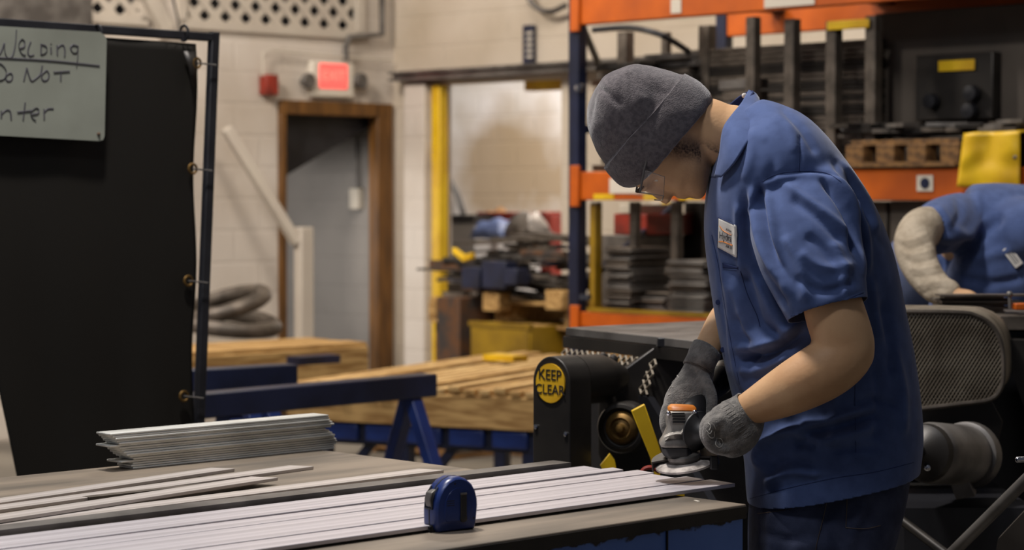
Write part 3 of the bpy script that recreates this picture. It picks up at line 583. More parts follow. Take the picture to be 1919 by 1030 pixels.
# things seen through the shelf
def rb(px0, px1, py0, py1, du, dep, m, nm, lab, cat, z0=None, par=None, bev=.005):
    A, B = on_u(px0, py0, UR+du), on_u(px1, py1, UR+du); zb = z0 if z0 is not None else B.z; b = MB(); b.ub(UR+du, UR+du+dep, uvof(B)[1], uvof(A)[1], zb, A.z); return put(nm, b, m, par, label=lab, cat=cat, bevel=bev, rot=UA)
rb(1196, 1336, 489, 580, .5, .4, 'darksteel', 'steel_box', 'dark steel box between the two plate stacks on the lowest rack shelf', 'box', z0)
rb(1120, 1190, 440, 462, .45, .4, 'greysteel', 'flat_bundle', 'flat grey bundle above the left plate stack on the rack', 'bundle', z0)
e = rb(1150, 1212, 400, 440, .46, .35, 'red', 'red_carton', 'red carton standing at the back of the lowest rack shelf', 'carton', on_u(1165, 440, UR+.46).z+.001)
rb(1160, 1190, 382, 400, .455, .3, 'card', 'carton_lid', 'white lid lying on the red carton on the rack', 'lid', on_u(1165, 400, UR+.46).z)
rb(1218, 1238, 378, 470, .9, .05, 'card', 'white_board', 'narrow white board at the back of the lowest rack shelf', 'board', z0)
rb(1239, 1252, 378, 470, .9, .05, 'yellow', 'yellow_board', 'narrow yellow board beside the white board on the rack', 'board', z0)
rb(1282, 1316, 378, 486, .8, .05, 'darksteel', 'steel_sheet', 'dark upright sheet behind the right plate stack', 'panel', z0)
# rack second shelf: bundle of long flats
def longbars(px0, px1, py0, py1, du, rows, cols_, ms, nm, lab, grp):
    A, B = on_u(px0, py0, UR+du), on_u(px1, py0, UR+du); r = random.Random(int(px0)+rows); v1, v0 = uvof(A)[1], uvof(B)[1]; zt = on_u(px0, py0, UR+du).z; h = (zt-z1)/rows
    for i in range(rows):
        for j in range(cols_):
            b = MB(); q = r.uniform(-.1, .1); b.ub(UR+du+.085*j, UR+du+.085*j+.075, v0, v1+q, z1+h*i, z1+h*(i+.82)); put(nm, b, r.choice(ms), label=lab, cat='bar', group=grp, bevel=.002, rot=UA)
longbars(1300, 1650, 92, 0, .28, 26, 2, ('mill', 'darksteel', 'darksteel', 'mill'), 'long_flat_bar', 'long dark flat bar stacked behind the stakes on the middle rack shelf', 'long flat bars on the middle rack shelf')
longbars(1330, 1420, 148, 0, .08, 8, 1, ('greysteel', 'mill'), 'short_flat_bar', 'short pale grey bar stacked in front of the long flat bars', 'short bars in front of the long flat bars')
plates(1118, 1200, 118, 300, .10, .5, 14, 'dark_plate', 'dark plate in the stack behind the cap on the middle rack shelf', 'dark plates behind the cap', ('darksteel', 'mill', 'rust'), .03, z0=z1)
plates(1210, 1290, 100, 300, .2, .5, 16, 'profile_offcut', 'dark profile in the stack above the cap on the middle rack shelf', 'dark profiles above the cap', ('darksteel', 'mill', 'greysteel'), .04, z0=z1)
rb(1452, 1660, 377, 580, .05, .7, 'darkvoid', 'steel_crate', 'dark steel crate on the lowest rack shelf right behind the worker', 'crate', z0)
rb(1668, 2080, 376, 580, .05, .7, 'darkvoid', 'steel_crate', 'dark steel crate on the lowest rack shelf behind the second person', 'crate', z0)
zd = lev[2][0]; b = MB(); b.ub(UR-.02, UR+DR, VR-SP+.02, VR-.9, zd+.004, zd+.03); put('shade_sheet', b, 'darkvoid', label='added dark sheet on the top orange beams, shading the rack below', cat='sheet')  # unseen sheet added to keep light off the shelf below
# big dark sheets on right
e = rb(1640, 2080, 26, 300, .32, .06, 'darkvoid', 'steel_sheet', 'tall dark steel sheet standing on edge at the right of the rack', 'sheet', z1)
e2 = rb(1716, 1860, 104, 222, .255, .06, 'darksteel', 'door_plate', 'dark hinged plate fixed low on the tall dark sheet', 'plate')
e3 = rb(1758, 1826, 114, 131, .246, .005, 'yellow', 'yellow_label', 'yellow label on the dark hinged plate', 'label')
rb(1549, 1628, 40, 52, .02, .01, 'yellow', 'yellow_tag', 'yellow tag hanging under the top orange beam', 'tag')
for i, (px, py) in enumerate(((1750, 190), (1826, 175), (1822, 208))):
    b = MB(); c = on_u(px, py, UR+.25); b.lathe(c, -U, [(0, .02), (.01, .035), (.04, .03), (.045, .004)]); put('round_knob', b, 'black', label=('left', 'upper right', 'lower right')[i]+' round black knob on the dark hinged plate', cat='knob')
# pallet with small steel parts on mid beam right
zt = on_u(1600, 262, UR).z
b = MB()
A = on_u(1592, 262, UR-.03); B = on_u(1795, 262, UR-.03); pw = (B-A).length
e = thing('pallet', Vector((*((A+B)/2+U*.3).xy, z1)), 'brown pallet with steel plates sitting on the middle orange beam', 'pallet')
b = MB(); b.box((A+B)/2+U*.15-Z*.01, V*pw/2, U*.14, Z*.012); put('deck_board', b, 'wood_d', e, bevel=.003)
for k in (0, .33, .66, 1):
    c = A+(B-A)*(.06+.88*k)+U*.03; b = MB(); b.box(Vector((c.x, c.y, (A.z-.022+z1)/2)), V*.045, U*.04, Z*(A.z-.022-z1)/2); put('block', b, 'wood_d', e, bevel=.004)
b = MB(); b.box(Vector((*((A+B)/2+U*.02).xy, z1+.012)), V*pw/2, U*.04, Z*.01); put('bottom_board', b, 'wood_d', e)
r = random.Random(4)
for i in range(46):
    q = r.random(); c = A+(B-A)*(-.1+1.7*q)+U*(.03+.18*r.random()); h = .01+.05*r.random(); d_ = (V*math.cos(r.uniform(-.5, .5))+U*math.sin(r.uniform(-.5, .5))).normalized(); n = Z.cross(d_)
    x = MB(); x.box(Vector((c.x, c.y, A.z+.004+h)), d_*r.uniform(.04, .09), n*.035, Z*.008); put('steel_plate', x, r.choice(('greysteel', 'mill', 'darksteel')), label='small loose steel plate scattered above the middle orange beam', cat='plate', group='loose plates above the middle orange beam')
x = rb(1795, 2010, 254, 262, -.02, .7, 'darksteel', 'tray', 'dark tray behind the yellow cover on the middle shelf', 'tray'); 
# yellow cover hanging over beam
mb = MB(); n1, n2 = 18, 16; vs = []
for i in range(n1):
    for j in range(n2):
        s_, t_ = i/(n1-1), j/(n2-1); px = 1794+(1912-1794)*s_+(1-s_)*(1-t_)*14; py = 250+(350-250)*t_-s_*4*(1-t_)
        vs.append(on_u(px, py, UR-.07-.007*math.sin(s_*9+t_*2)-.01*noise.noise(Vector((s_*3, t_*3, 0)))))
for j in range(n2-1, -1, -1): pass
mb.add(vs, [(i*n2+j, i*n2+j+1, (i+1)*n2+j+1, (i+1)*n2+j) for i in range(n1-1) for j in range(n2-1)])
e = put('yellow_cover', mb, 'yellow', label='yellow cover draped over the orange beam above the bending worker', cat='cover', solid=.006)
mb = MB(); vs = []
for i in range(n1):
    for j in range(8):
        s_, t_ = i/(n1-1), j/7; p = on_u(1808+(1912-1808)*s_, 250-s_*4, UR-.07-.007*math.sin(s_*9)); vs.append(p+U*.3*t_+Z*(.012*math.sin(t_*3.1)))
mb.add(vs, [(i*8+j, i*8+j+1, (i+1)*8+j+1, (i+1)*8+j) for i in range(n1-1) for j in range(7)]); put('cover_top', mb, 'yellow', e, solid=.006)
b = MB(); c = on_u(1898, 294, UR-.09); b.lathe(c+U*.02, -U, [(0, .008), (.008, .009), (.012, .003)]); put('eyelet', b, 'greysteel', e)
# cable along the underside of top beam
b = MB(); b.tube(catmull([on_u(1112, 56, UR-.04), on_u(1180, 52, UR-.04), on_u(1240, 66, UR-.04), on_u(1290, 96, UR+.2)], 5), .014); put('rack_cable', b, 'black', label='black cable looping under the top orange beam', cat='cable')
b = MB(); b.tube([on_u(1092, 50, UR+.1), on_u(1122, 120, UR+.5)], .018); put('tie_rod', b, 'black', label='black rod slanting behind the dark blue upright', cat='rod')
# ================================================================== WELDING CURTAIN
VC = uvof(at(400, 300, 6.5))[1]
cur = thing('welding_screen', Vector((*on_v(200, 600, VC).xy, 0)), 'tall black welding curtain laced into a dark steel frame', 'screen')
def cv(px, py, off=0): return on_v(px, py, VC-off)
T0, T1 = cv(-160, 26), cv(405, 67)
pl = MB(); A, B = cv(-160, 32), cv(398, 70); pl.bar(A, B, Z*.012, V*.012); put('top_rail', pl, 'black', cur, bevel=.003)
pt, pbm = cv(401, 60), cv(373, 785); d_ = (pbm-pt); k = pt.z/(-d_.z)*1.0; foot = pt+d_*k
b = MB(); b.bar(pt, foot, U*.014, V*.012); put('post', b, 'black', cur, bevel=.003)
b = MB(); b.bar(foot-U*.02-V*.28+Z*.015, foot-U*.02+V*.28+Z*.015, U*.02, Z*.015); put('foot', b, 'blue_dk', cur)
pt2 = cv(-160, 30); b = MB(); b.bar(pt2, Vector((pt2.x, pt2.y, 0)), U*.014, V*.012); put('post', b, 'black', cur)
b = MB(); b.bar(foot+Z*.12, Vector((pt2.x, pt2.y, .12)), Z*.012, V*.012); put('bottom_rail', b, 'blue_dk', cur)
# curtain sheet
mb = MB(); n1, n2 = 50, 50; vs = []
def lerp(a, b, t): return a+(b-a)*t
for i in range(n1):
    s_ = i/(n1-1)
    top = lerp(cv(-150, 46), cv(366, 82), s_); bot = lerp(cv(32, 905), cv(362, 905), s_)
    topx = top
    for j in range(n2):
        t_ = j/(n2-1); p = lerp(top, bot, t_); edge = math.sin(math.pi*t_*5)*.006*(s_ > .8)*(s_-.8)*5
        p = p+U*edge-V*(.005*math.sin(s_*16+t_*1.4)*(.25+.75*t_)+.006*noise.noise(Vector((s_*5, t_*3, 1)))); vs.append(p)
mb.add(vs, [(i*n2+j, i*n2+j+1, (i+1)*n2+j+1, (i+1)*n2+j) for i in range(n1-1) for j in range(n2-1)])
put('curtain', mb, 'curtain', cur, solid=.004)
mb = MB(); mb.add([cv(343, 96, .02), cv(366, 96, .02), cv(370, 118, .02), cv(367, 158, .02), cv(360, 168, .02), cv(353, 125, .02)], [(0, 1, 2, 3, 4, 5)]); put('folded_corner', mb, 'darksteel', cur, solid=.003)
for py in (118, 316, 526, 742):
    fr = (py-60)/725; xp = 401-28*fr; b = MB(); c = cv(xp-30, py, .02); b.tube([c+U*.014*math.cos(a*.5236)+Z*.014*math.sin(a*.5236) for a in range(12)], .004, 6, closed=True); put('eyelet', b, 'goldy', cur)
    b = MB(); b.tube([c, cv(xp-10, py+2, .03), cv(xp+6, py+4, .03)], .0025, 6); put('lacing_wire', b, 'greysteel', cur)
for px in (183, 345):
    b = MB(); c = cv(px, 62, .02); b.tube([c+V*.02*math.cos(a*.5236)+Z*.022*math.sin(a*.5236) for a in range(12)], .004, 6, closed=True); put('curtain_ring', b, 'black', cur)
# sign board with handwriting
so = .045
A = cv(-120, 36, so); poly = [cv(-150, 40, so), cv(188, 60, so), cv(196, 66, so), cv(200, 74, so), cv(196, 255, so), cv(193, 262, so), cv(186, 264, so), cv(-150, 246, so)]
b = MB(); b.prism(poly, V*.006); sg = put('whiteboard_sign', b, 'board', label='grey whiteboard with handwritten welding warning hung on the black curtain', cat='sign', rot=UA)
def ink(pts, r=.0024, cl=False):
    # pts in zoomed crop pixels of the board
    q = [cv(x/4.477, 40+y/4.477, so+.001) for x, y in pts]; q = catmull(q, 4) if len(q) > 2 else q; b = MB(); b.tube(q, r, 6, flat=.5); INK.add(b.v, b.f)
def word(name, strokes):
    global INK
    INK = MB()
    for s in strokes: ink(s)
    put(name, INK, 'ink', sg)
word('handwriting', [[(-60, 150), (-45, 250), (-20, 280), (0, 270), (20, 230), (38, 180), (38, 240), (55, 295), (80, 305), (110, 270), (130, 180), (138, 70)],
 [(160, 225), (200, 210), (205, 170), (180, 150), (158, 190), (165, 240), (190, 275), (215, 278)], [(258, 170), (240, 220), (235, 265), (250, 290), (285, 280)],
 [(345, 190), (345, 280)], [(345, 190), (385, 205), (395, 240), (375, 270), (345, 280)], [(428, 215), (430, 270)], [(428, 185), (430, 190)],
 [(480, 200), (482, 285)], [(482, 225), (510, 200), (535, 205), (545, 250), (542, 298)], [(650, 205), (610, 195), (590, 225), (610, 262), (640, 262), (655, 220), (655, 210), (652, 300), (642, 385)]])
word('underline', [[(-60, 300), (150, 310), (400, 325), (640, 348), (835, 370)]])
word('handwriting', [[(-70, 360), (-70, 500)], [(-70, 360), (0, 350), (48, 400), (50, 450), (20, 490), (-70, 500)], [(75, 435), (52, 460), (55, 495), (85, 500), (105, 470), (95, 438), (72, 438)],
 ]); word('handwriting', [[(200, 500), (225, 390)], [(225, 390), (245, 460), (265, 500), (300, 480), (340, 440), (355, 370)], [(385, 415), (350, 450), (360, 495), (395, 490), (412, 450), (395, 415), (380, 418)], [(450, 425), (585, 415)], [(512, 425), (510, 500)]])
word('handwriting', [[(-80, 700), (-80, 800)], [(-80, 700), (-20, 700)], [(-80, 750), (-30, 750)], [(-80, 800), (-20, 800)], [(12, 750), (12, 810)], [(12, 780), (50, 745), (85, 755), (95, 825)], [(212, 680), (195, 830)], [(145, 760), (265, 745)], [(255, 780), (310, 770), (325, 745), (300, 725), (262, 760), (265, 800), (300, 830)], [(370, 735), (372, 825)], [(370, 765), (400, 735), (450, 733)]])
b = MB(); b.ball(cv(185, 251, so+.002), .005); put('screw', b, 'rust', sg)
# ================================================================== BENCH
BZ = .9; bc = on_z(1399, 944, BZ); BU, BV, _ = uvof(bc); BV2 = uvof(on_z(564, 838, BZ))[1]
bench = thing('work_bench', uv((BU+.6)/2, (BV+BV2)/2), 'blue steel work bench with a worn grey plate top in the foreground', 'bench')
b = MB(); b.ub(.4, BU, BV, BV2, BZ-.026, BZ); put('bench_top', b, 'benchtop', bench, bevel=.0025, rot=UA)
b = MB(); b.ub(.42, BU-.002, BV-.0025, BV+.002, BZ-.027, BZ-.0035); put('edge_strip', b, 'darksteel', bench, bevel=.001, rot=UA)
b = MB(); b.ub(.45, BU-.004, BV+.006, BV+.014, BZ-.28, BZ-.026); put('side_apron', b, 'apron', bench, rot=UA)
b = MB(); b.ub(BU-.012, BU-.004, BV+.014, BV2-.01, BZ-.28, BZ-.026); put('end_apron', b, 'apron', bench, rot=UA)
b = MB(); b.ub(.45, BU-.012, BV2-.014, BV2-.006, BZ-.28, BZ-.026); put('side_apron', b, 'apron', bench, rot=UA)
for u in (.5, BU-.10):
    for v in (BV+.015, BV2-.095): b = MB(); b.ub(u, u+.08, v, v+.08, 0, BZ-.026); put('leg', b, 'blue', bench, bevel=.004)
b = MB(); c = on_v(1250, 1012, BV+.004); b.box(c, U*.0015, V*.002, Z*.022); b.ball(c+Z*.024, .004); put('drip_mark', b, 'black', bench)
r = random.Random(2)
for px, py in ((1225, 930), (1238, 931), (1306, 938)):
    c = on_z(px, py, BZ+.0004); b = MB(); b.box(c, (U*.5+V).normalized()*.010, (U-V*.5).normalized()*.0025, Z*.0005); put('chalk_mark', b, 'white', bench)
# long flats lying on bench
vv = [2.850, 2.935, 3.003, 3.083, 3.151, 3.209, 3.279]; TH = .0075
ends = [(1390, 907), (1315, 893), (1232, 886), (1222, 880), (1160, 873), (1110, 868)]
for i in range(6):
    g = (.005, .0045, .0022, .003, .0042, .005)[i]; ue = uvof(on_z(*ends[i], BZ+.012))[0]
    ue = [3.395, 3.40, 3.385, 3.415, 3.40, 3.385][i]; sk = [(0, 0), (.0, .002), (0, 0), (.001, 0), (.002, 0), (0, 0)][i]; dz = [.0045, .0045, .003, .003, .0045, .003][i]
    b = MB(); v0, v1 = vv[i]+g, vv[i+1]-g; zt = BZ+TH+dz; P = [uv(.9, v0-sk[0]*4, zt), uv(ue, v0+sk[0]*4, zt), uv(ue+.012, v1, zt), uv(.9, v1, zt)]; b.prism(P, Z*-TH)
    put('flat_bar', b, 'bar', label=ORD[i]+' long galvanised flat bar from the bench front in the wide row', cat='bar', group='long galvanised flats in the wide row on the bench', bevel=.0012, rot=UA)
    if dz: pass
for k, u in enumerate((1.2, 2.0, 2.75)):
    b = MB(); b.ub(u, u+.02, 2.86, 3.27, BZ, BZ+.003); put('spacer_strip', b, 'mill', label=('left', 'middle', 'right')[k]+' thin spacer strip hidden under the wide row of flats', cat='strip')
# angle iron behind them
b = MB(); b.ub(.9, 3.375, 3.297, 3.345, BZ+.014, BZ+.018); b.ub(.9, 3.375, 3.292, 3.297, BZ, BZ+.018); put('angle_iron', b, 'greysteel', label='dark steel angle iron running behind the wide row of flats', cat='angle iron', rot=UA)
# loose flats at left
loose = [((440, 877), (0, 941), .05, 0, 'rear-most loose flat bar on the bench, short one nearest the strip stack'), ((588, 873), (0, 954), .052, 0, 'loose flat bar whose tip points furthest toward the strip stack corner'), ((521, 894), (0, 973), .055, .008, 'loose flat bar with thick dark end lying over its neighbours'), ((832, 880), (0, 984), .055, .0, 'longest loose flat bar just behind the dark angle iron')]
for (t, l, wd, dz, lab) in loose:
    zt = BZ+.007+dz; A, B = on_z(*t, zt), on_z(*l, zt); d_ = (A-B).normalized(); n = Vector((-d_.y, d_.x, 0)); B2 = A-d_*2.2
    b = MB(); b.prism([B2, A, A+n*wd-d_*.02, B2+n*wd], Z*-.0068); put('flat_bar', b, 'bar2', label=lab, cat='bar', bevel=.001, rot=math.atan2(d_.y, d_.x))
A = on_z(521, 894, BZ+.007); b = MB(); c = A-U*.25+V*.02; b.box(Vector((c.x, c.y, BZ+.004)), U*.2, V*.012, Z*.0035); put('spacer_strip', b, 'mill', label='thin strip packed under the loose bar with the thick dark end', cat='strip')
b = MB(); b.ub(.9, 2.2, 3.352, 3.366, BZ, BZ+.003)
put('thin_rod_strip', b, 'mill', label='narrow dull strip lying on the bench behind the dark angle iron', cat='strip', rot=UA)
# stack of galvanised strips
A = on_z(256, 880, BZ); B = on_z(622, 840, BZ); au, av, _ = uvof(A); bu, bv, _ = uvof(B); av = (av+bv)/2; NS = 16; hs = .082/NS; r = random.Random(5)
offL = [0, -.004, .0, -.03, .0, -.008, -.02, -.026, -.03, -.036, -.06, -.04, -.045, -.05, -.056, -.062]
offR = [0, 0, .006, .008, .004, .0, -.004, -.01, -.016, -.03, -.012, -.008, -.012, -.02, -.022, -.024]
for i in range(NS):
    b = MB(); q = r.uniform(-.0035, .0035)-.0005*i; z = BZ+hs*i; b.ub(au+offL[i], bu+offR[i], av+q, av+.055+q, z+.0004, z+hs-.0004)
    put('steel_strip', b, 'strip', label=('bottom' if i == 0 else 'topmost' if i == NS-1 else ORD[i]+' from bottom')+' galvanised strip in the neat stack before the black curtain', cat='strip', group='galvanised strips stacked on the bench', bevel=.0013, rot=UA)
# ------------------------------------------------------------------ tape measure
tc = on_z(843, 992, BZ); fd = Vector((-.80, -.60, 0)); sd = Vector((.60, -.80, 0)); tm = thing('tape_measure', tc, 'dark blue tape measure standing upright on the bench edge', 'tape measure')
tc = tc-sd*.0
def tp(f, z, s=0): return tc+fd*f+Z*z+sd*s
prof = [(-.040, .0), (.036, 0), (.0415, .006), (.0435, .014), (.0440, .036), (.0425, .052), (.0375, .066), (.029, .079), (.0175, .089), (.004, .0945), (-.010, .0945), (-.023, .090), (-.034, .081), (-.0415, .069), (-.0462, .054), (-.0470, .042), (-.0455, .026), (-.043, .010)]
def tring(k, s, dz=0): 
    c = Vector((-.001, .046)); return [tp(c.x+(x-c.x)*k, max(c.y+(y-c.y)*k, 0)+0, s) for x, y in prof]
HW = .0215; b = MB(); b.loft([tring(.90, -HW), tring(.965, -HW+.003), tring(1., -HW+.009), tring(1., HW-.009), tring(.965, HW-.003), tring(.90, HW)]); body = put('case', b, 'tape_b', tm, smooth=40)
b = MB(); b.loft([tring(.62, HW-.001), tring(.60, HW+.0012)]); put('side_panel', b, 'tape_b', tm, smooth=30)
b = MB(); b.loft([tring(.90, -.002), tring(1.012, -.0015), tring(1.012, .0015), tring(.90, .002)]); put('seam_band', b, 'rubber', tm)
# lock button on the front shoulder
lp = [(.0435, .044), (.0425, .056), (.0385, .068), (.0335, .074)]; rings = []
for (x, z), bulge, hw in zip(lp, (.002, .0065, .007, .001), (.0075, .0088, .0088, .006)):
    n_ = Vector((x+.0, z-.046)).normalized() if False else Vector((.93, .36)); rings.append([tp(x+bulge*n_.x, z+bulge*n_.y*.4, -hw-.0), tp(x+bulge*n_.x, z+bulge*n_.y*.4, hw), tp(x-.010, z-.004, hw), tp(x-.010, z-.004, -hw)])
b = MB(); b.loft(rings); put('lock_button', b, 'greysteel', tm, bevel=.0015)
b = MB(); b.prism([tp(.0435, .076, -.0105), tp(.0455, .040, -.0105), tp(.0455, .040, .0105), tp(.0435, .0745, .0105)], fd*-.02-Z*.0); b2 = MB()
for sg in (-1, 1): b2.tube([tp(.0448, .041, sg*.0105), tp(.0442, .056, sg*.0105), tp(.0395, .069, sg*.0105), tp(.032, .078, sg*.009)], .0014, 6)
b2.tube([tp(.0448, .041, -.0105), tp(.0448, .041, .0105)], .0014, 6); put('button_surround', b2, 'rubber', tm)
# clip
b = MB(); b.loft([[tp(x+dx, z, HW+s_) for dx, s_ in ((-.0065, .001), (.0065, .001), (.0065, .0035), (-.0065, .0035))] for x, z in ((-.012, .064), (-.0125, .058), (-.0125, .03), (-.0125, .022))]); clip = put('belt_clip', b, 'rubber', tm, bevel=.001)
b = MB(); b.lathe(tp(-.0125, .022, HW+.0005), sd, [(0, .0072), (.003, .0072), (.0036, .005)]); put('clip_tip', b, 'rubber', clip)
b = MB(); b.tube([tp(-.019, .0645, HW+.002), tp(-.006, .0645, HW+.002)], .0022, 8); put('clip_bend', b, 'greysteel', clip)
for x, z in ((.020, .030), (-.036, .020), (.004, .083)):
    b = MB(); b.lathe(tp(x, z, HW-.0012), sd, [(0, .002), (.0012, .002), (.0014, .0005)], 12); put('case_screw', b, 'rubber', tm)
for k in range(3):
    b = MB(); b.box(tp(.014, .046+k*.004, HW+.0008), fd*.008, sd*.0006, Z*.0006); put('grip_line', b, 'rubber', tm)
# mouth and hook
b = MB(); b.box(tp(.042, .0065, 0), fd*.004, sd*.0105, Z*.006); put('mouth', b, 'rubber', tm, bevel=.001)
b = MB()
for s_ in (-.0085, .0085): b.box(tp(.0485, .002, s_), fd*.0010, sd*.0022, Z*.0085)
b.box(tp(.0485, .0085, 0), fd*.001, sd*.0107, Z*.0022); b.box(tp(.0485, -.0045+.0065, 0), fd*.001, sd*.0107, Z*.0018); b.box(tp(.045, .0102, 0), fd*.004, sd*.009, Z*.0005); put('end_hook', b, 'black', tm, bevel=.0004)
# ================================================================== MACHINE BEHIND
mach = thing('feed_machine', at(1300, 1000, 5.9)*1, 'dark steel machine with mesh guards and drive roller behind the bench', 'machine'); 
def q(px, py, d): return at(px, py, d)
# top plate
TA = at(1060, 613, 5.9); zt = TA.z
TBk = on_z(1330, 600, zt); TF = on_z(1236, 631, zt); TD = on_z(1420, 652, zt); TE = on_z(1560, 606, zt)
b = MB(); b.prism([TA, TF, TD, TE, TBk], Z*-.022); put('top_plate', b, 'greysteel', mach, bevel=.002)
b = MB(); dd = (TF-TA).normalized(); b.bar(TA-Z*.038, TF+dd*.25-Z*.038, Z*.015, dd.cross(Z)*.008); put('plate_lip', b, 'darksteel', mach)
# expanded mesh under the lip: real strands
b = MB(); nx, nz = 34, 7; L_ = (TF-TA).length*1.0; H_ = .085
def mp(x, z): x, z = float(x), float(z); return TA+dd*(.01+x*L_)-Z*(.056+z*H_)+dd.cross(Z)*(.012+.03*z)
for i in range(nx):
    for k in range(nz):
        x0, x1, z0, z1_ = i/nx, (i+1)/nx, k/nz, (k+1)/nz; m_ = ((i+k) % 2)
        a, c = (mp(x0, z0), mp(x1, z1_)) if m_ else (mp(x0, z1_), mp(x1, z0)); b.tube([a, c], .0035, 4)
put('mesh_guard', b, 'mesh', mach)
b = MB(); b.prism([mp(0, 1)-Z*.005, mp(1, 1)-Z*.005, TF+dd*.25-Z*.4, TA-Z*.4+dd*.1], dd.cross(Z)*-.02); put('inner_frame', b, 'black', mach)
# slanting side plate
sp_ = [(1121, 735), (1150, 706), (1236, 643), (1300, 638), (1440, 650), (1440, 960), (1160, 960), (1121, 850)]
b = MB(); b.prism([q(x, y, 5.5) for x, y in sp_], Vector((.02, .3, 0))); put('side_plate', b, 'darksteel', mach, bevel=.004)
b = MB(); b.box(q(1258, 641, 5.48), Vector((.035, 0, 0)), Vector((0, .01, 0)), Z*.012); put('latch', b, 'black', mach, bevel=.003)
b = MB(); b.prism([q(1240, 640, 5.495), q(1440, 650, 5.495), q(1440, 662, 5.495), q(1232, 646, 5.495)], Vector((0, -.01, 0))); put('edge_flange', b, 'greysteel', mach)
# lower body back box
bx = MB(); pa_ = Vector((q(1140, 700, 5.85).x, 5.85, 0)); bx.box(Vector((.58, 6.2, .42)), Vector((.30, 0, 0)), Vector((0, .35, 0)), Z*.42); put('base_box', bx, 'black', mach, bevel=.01)
# pulley
pc = q(1163, 802, 5.36); ax = (-U*.55-Vector((0, .6, 0))).normalized()
b = MB(); b.lathe(pc-ax*.06, ax, [(0, .03), (.0, .062), (.03, .064), (.055, .062), (.060, .058), (.062, .050), (.052, .046), (.050, .040)]); pu = put('drive_roller', b, 'darksteel', mach)
b = MB(); b.lathe(pc-ax*.012, ax, [(0, .044), (.006, .040), (.012, .034), (.016, .026), (.010, .022), (.014, .012), (.024, .009), (.026, .002)]); put('roller_hub', b, 'goldy', pu)
for k in range(7):
    b = MB(); a_ = k*.9; c = q(1135, 690, 5.52)+Vector((math.cos(a_)*.03, 0, math.sin(a_)*.03)); b.lathe(c, (0, -1, 0), [(0, .012), (.03, .011), (.034, .004)], 10); put('chain_roller', b, 'darksteel', mach)
# KEEP CLEAR guard
kd = 5.3; kc = q(1033, 716, kd); ku = kc.dot(U); R_ = .062; hd = -V
def kp(h, z, du=0): return kc+hd*h+Z*z+U*du
pts = [kp(R_*math.cos(a), .0+R_*math.sin(a)) for a in [math.pi*i/20 for i in range(21)]]
zb = -kc.z
b = MB(); pf = pts+[kp(-R_*1.02, zb), kp(R_*1.02, zb)]; b.prism(pf, U*.075)
gd = put('roller_guard', b, 'darksteel', mach, bevel=.003)
b = MB(); b.lathe(kp(0, 0, .075), U, [(0, R_), (.09, R_*.96), (.12, R_*.8), (.17, R_*.45)]); put('guard_tube', b, 'darksteel', mach)
b = MB(); 
R2 = .048
b.prism([kp(R2*math.cos(a), R2*.98*math.sin(a)-.002, -.004) for a in [2*math.pi*i/36 for i in range(36)]], U*.004); sgn = put('warning_disc', b, 'signy', gd)
put('lettering', text_mb('KEEP', .036, kp(0, .017, -.0048), hd, Z, .0008), 'black', sgn); put('lettering', text_mb('CLEAR', .033, kp(.0, -.018, -.0048), hd, Z, .0008), 'black', sgn)
for h, z in ((-.05, -.11), (.05, -.12)):
    b = MB(); b.lathe(kp(h, z, 0), -U, [(0, .006), (.004, .006), (.006, .003)], 12); put('bolt', b, 'chrome', gd)
# yellow strip
b = MB(); A = [q(1183, 770, 5.05), q(1208, 757, 5.05), q(1240, 848, 5.05), q(1237, 896, 5.05), q(1226, 893, 5.05), q(1219, 858, 5.05)]; b.prism(A, Vector((0, .02, 0))); put('yellow_strap', b, 'yellow', mach, bevel=.002)
b = MB(); b.prism([q(1125, 872, 5.3), q(1143, 850, 5.3), q(1152, 862, 5.3), q(1159, 900, 5.3), q(1140, 900, 5.3)], Vector((0, .02, 0))); put('yellow_foot', b, 'yellow', mach)
b = MB(); b.tube(catmull([q(1202, 884, 4.95), q(1210, 877, 4.95), q(1222, 876, 4.95), q(1236, 884, 4.95)], 4), .005); put('red_cable', b, 'red', label='short red cable showing between the flats and the yellow strap', cat='cable')
b = MB(); b.box(q(1270, 925, 5.0), Vector((.014, 0, 0)), Vector((0, .02, 0)), Z*.01); put('yellow_stop', b, 'yellow', mach)
# right-hand side: mesh belt guard
md = 5.6; ms = bpy.data.objects
grd = thing('belt_guard', at(1780, 1000, md), 'rounded expanded metal belt guard at right behind the worker', 'guard')
pr = [(1560, 583), (1780, 585), (1830, 592), (1860, 612), (1876, 645), (1880, 690), (1876, 725), (1855, 748), (1800, 756), (1700, 768), (1560, 782)]
front = [at(x, y, md) for x, y in catmull([Vector((x, y, 0)) for x, y in pr], 4) for x, y in ((x, y),)] if False else [at(p.x, p.y, md) for p in catmull([Vector((x, y, 0)) for x, y in pr], 4)]
DVG = Vector((.10, .34, 0))
b = MB(); k = len(front); vs = front+[p+DVG for p in front]; b.add(vs, [(i, i+1, k+i+1, k+i) for i in range(k-1)]+[tuple(range(k, 2*k))]); put('guard_shell', b, 'mesh', grd, solid=.004)
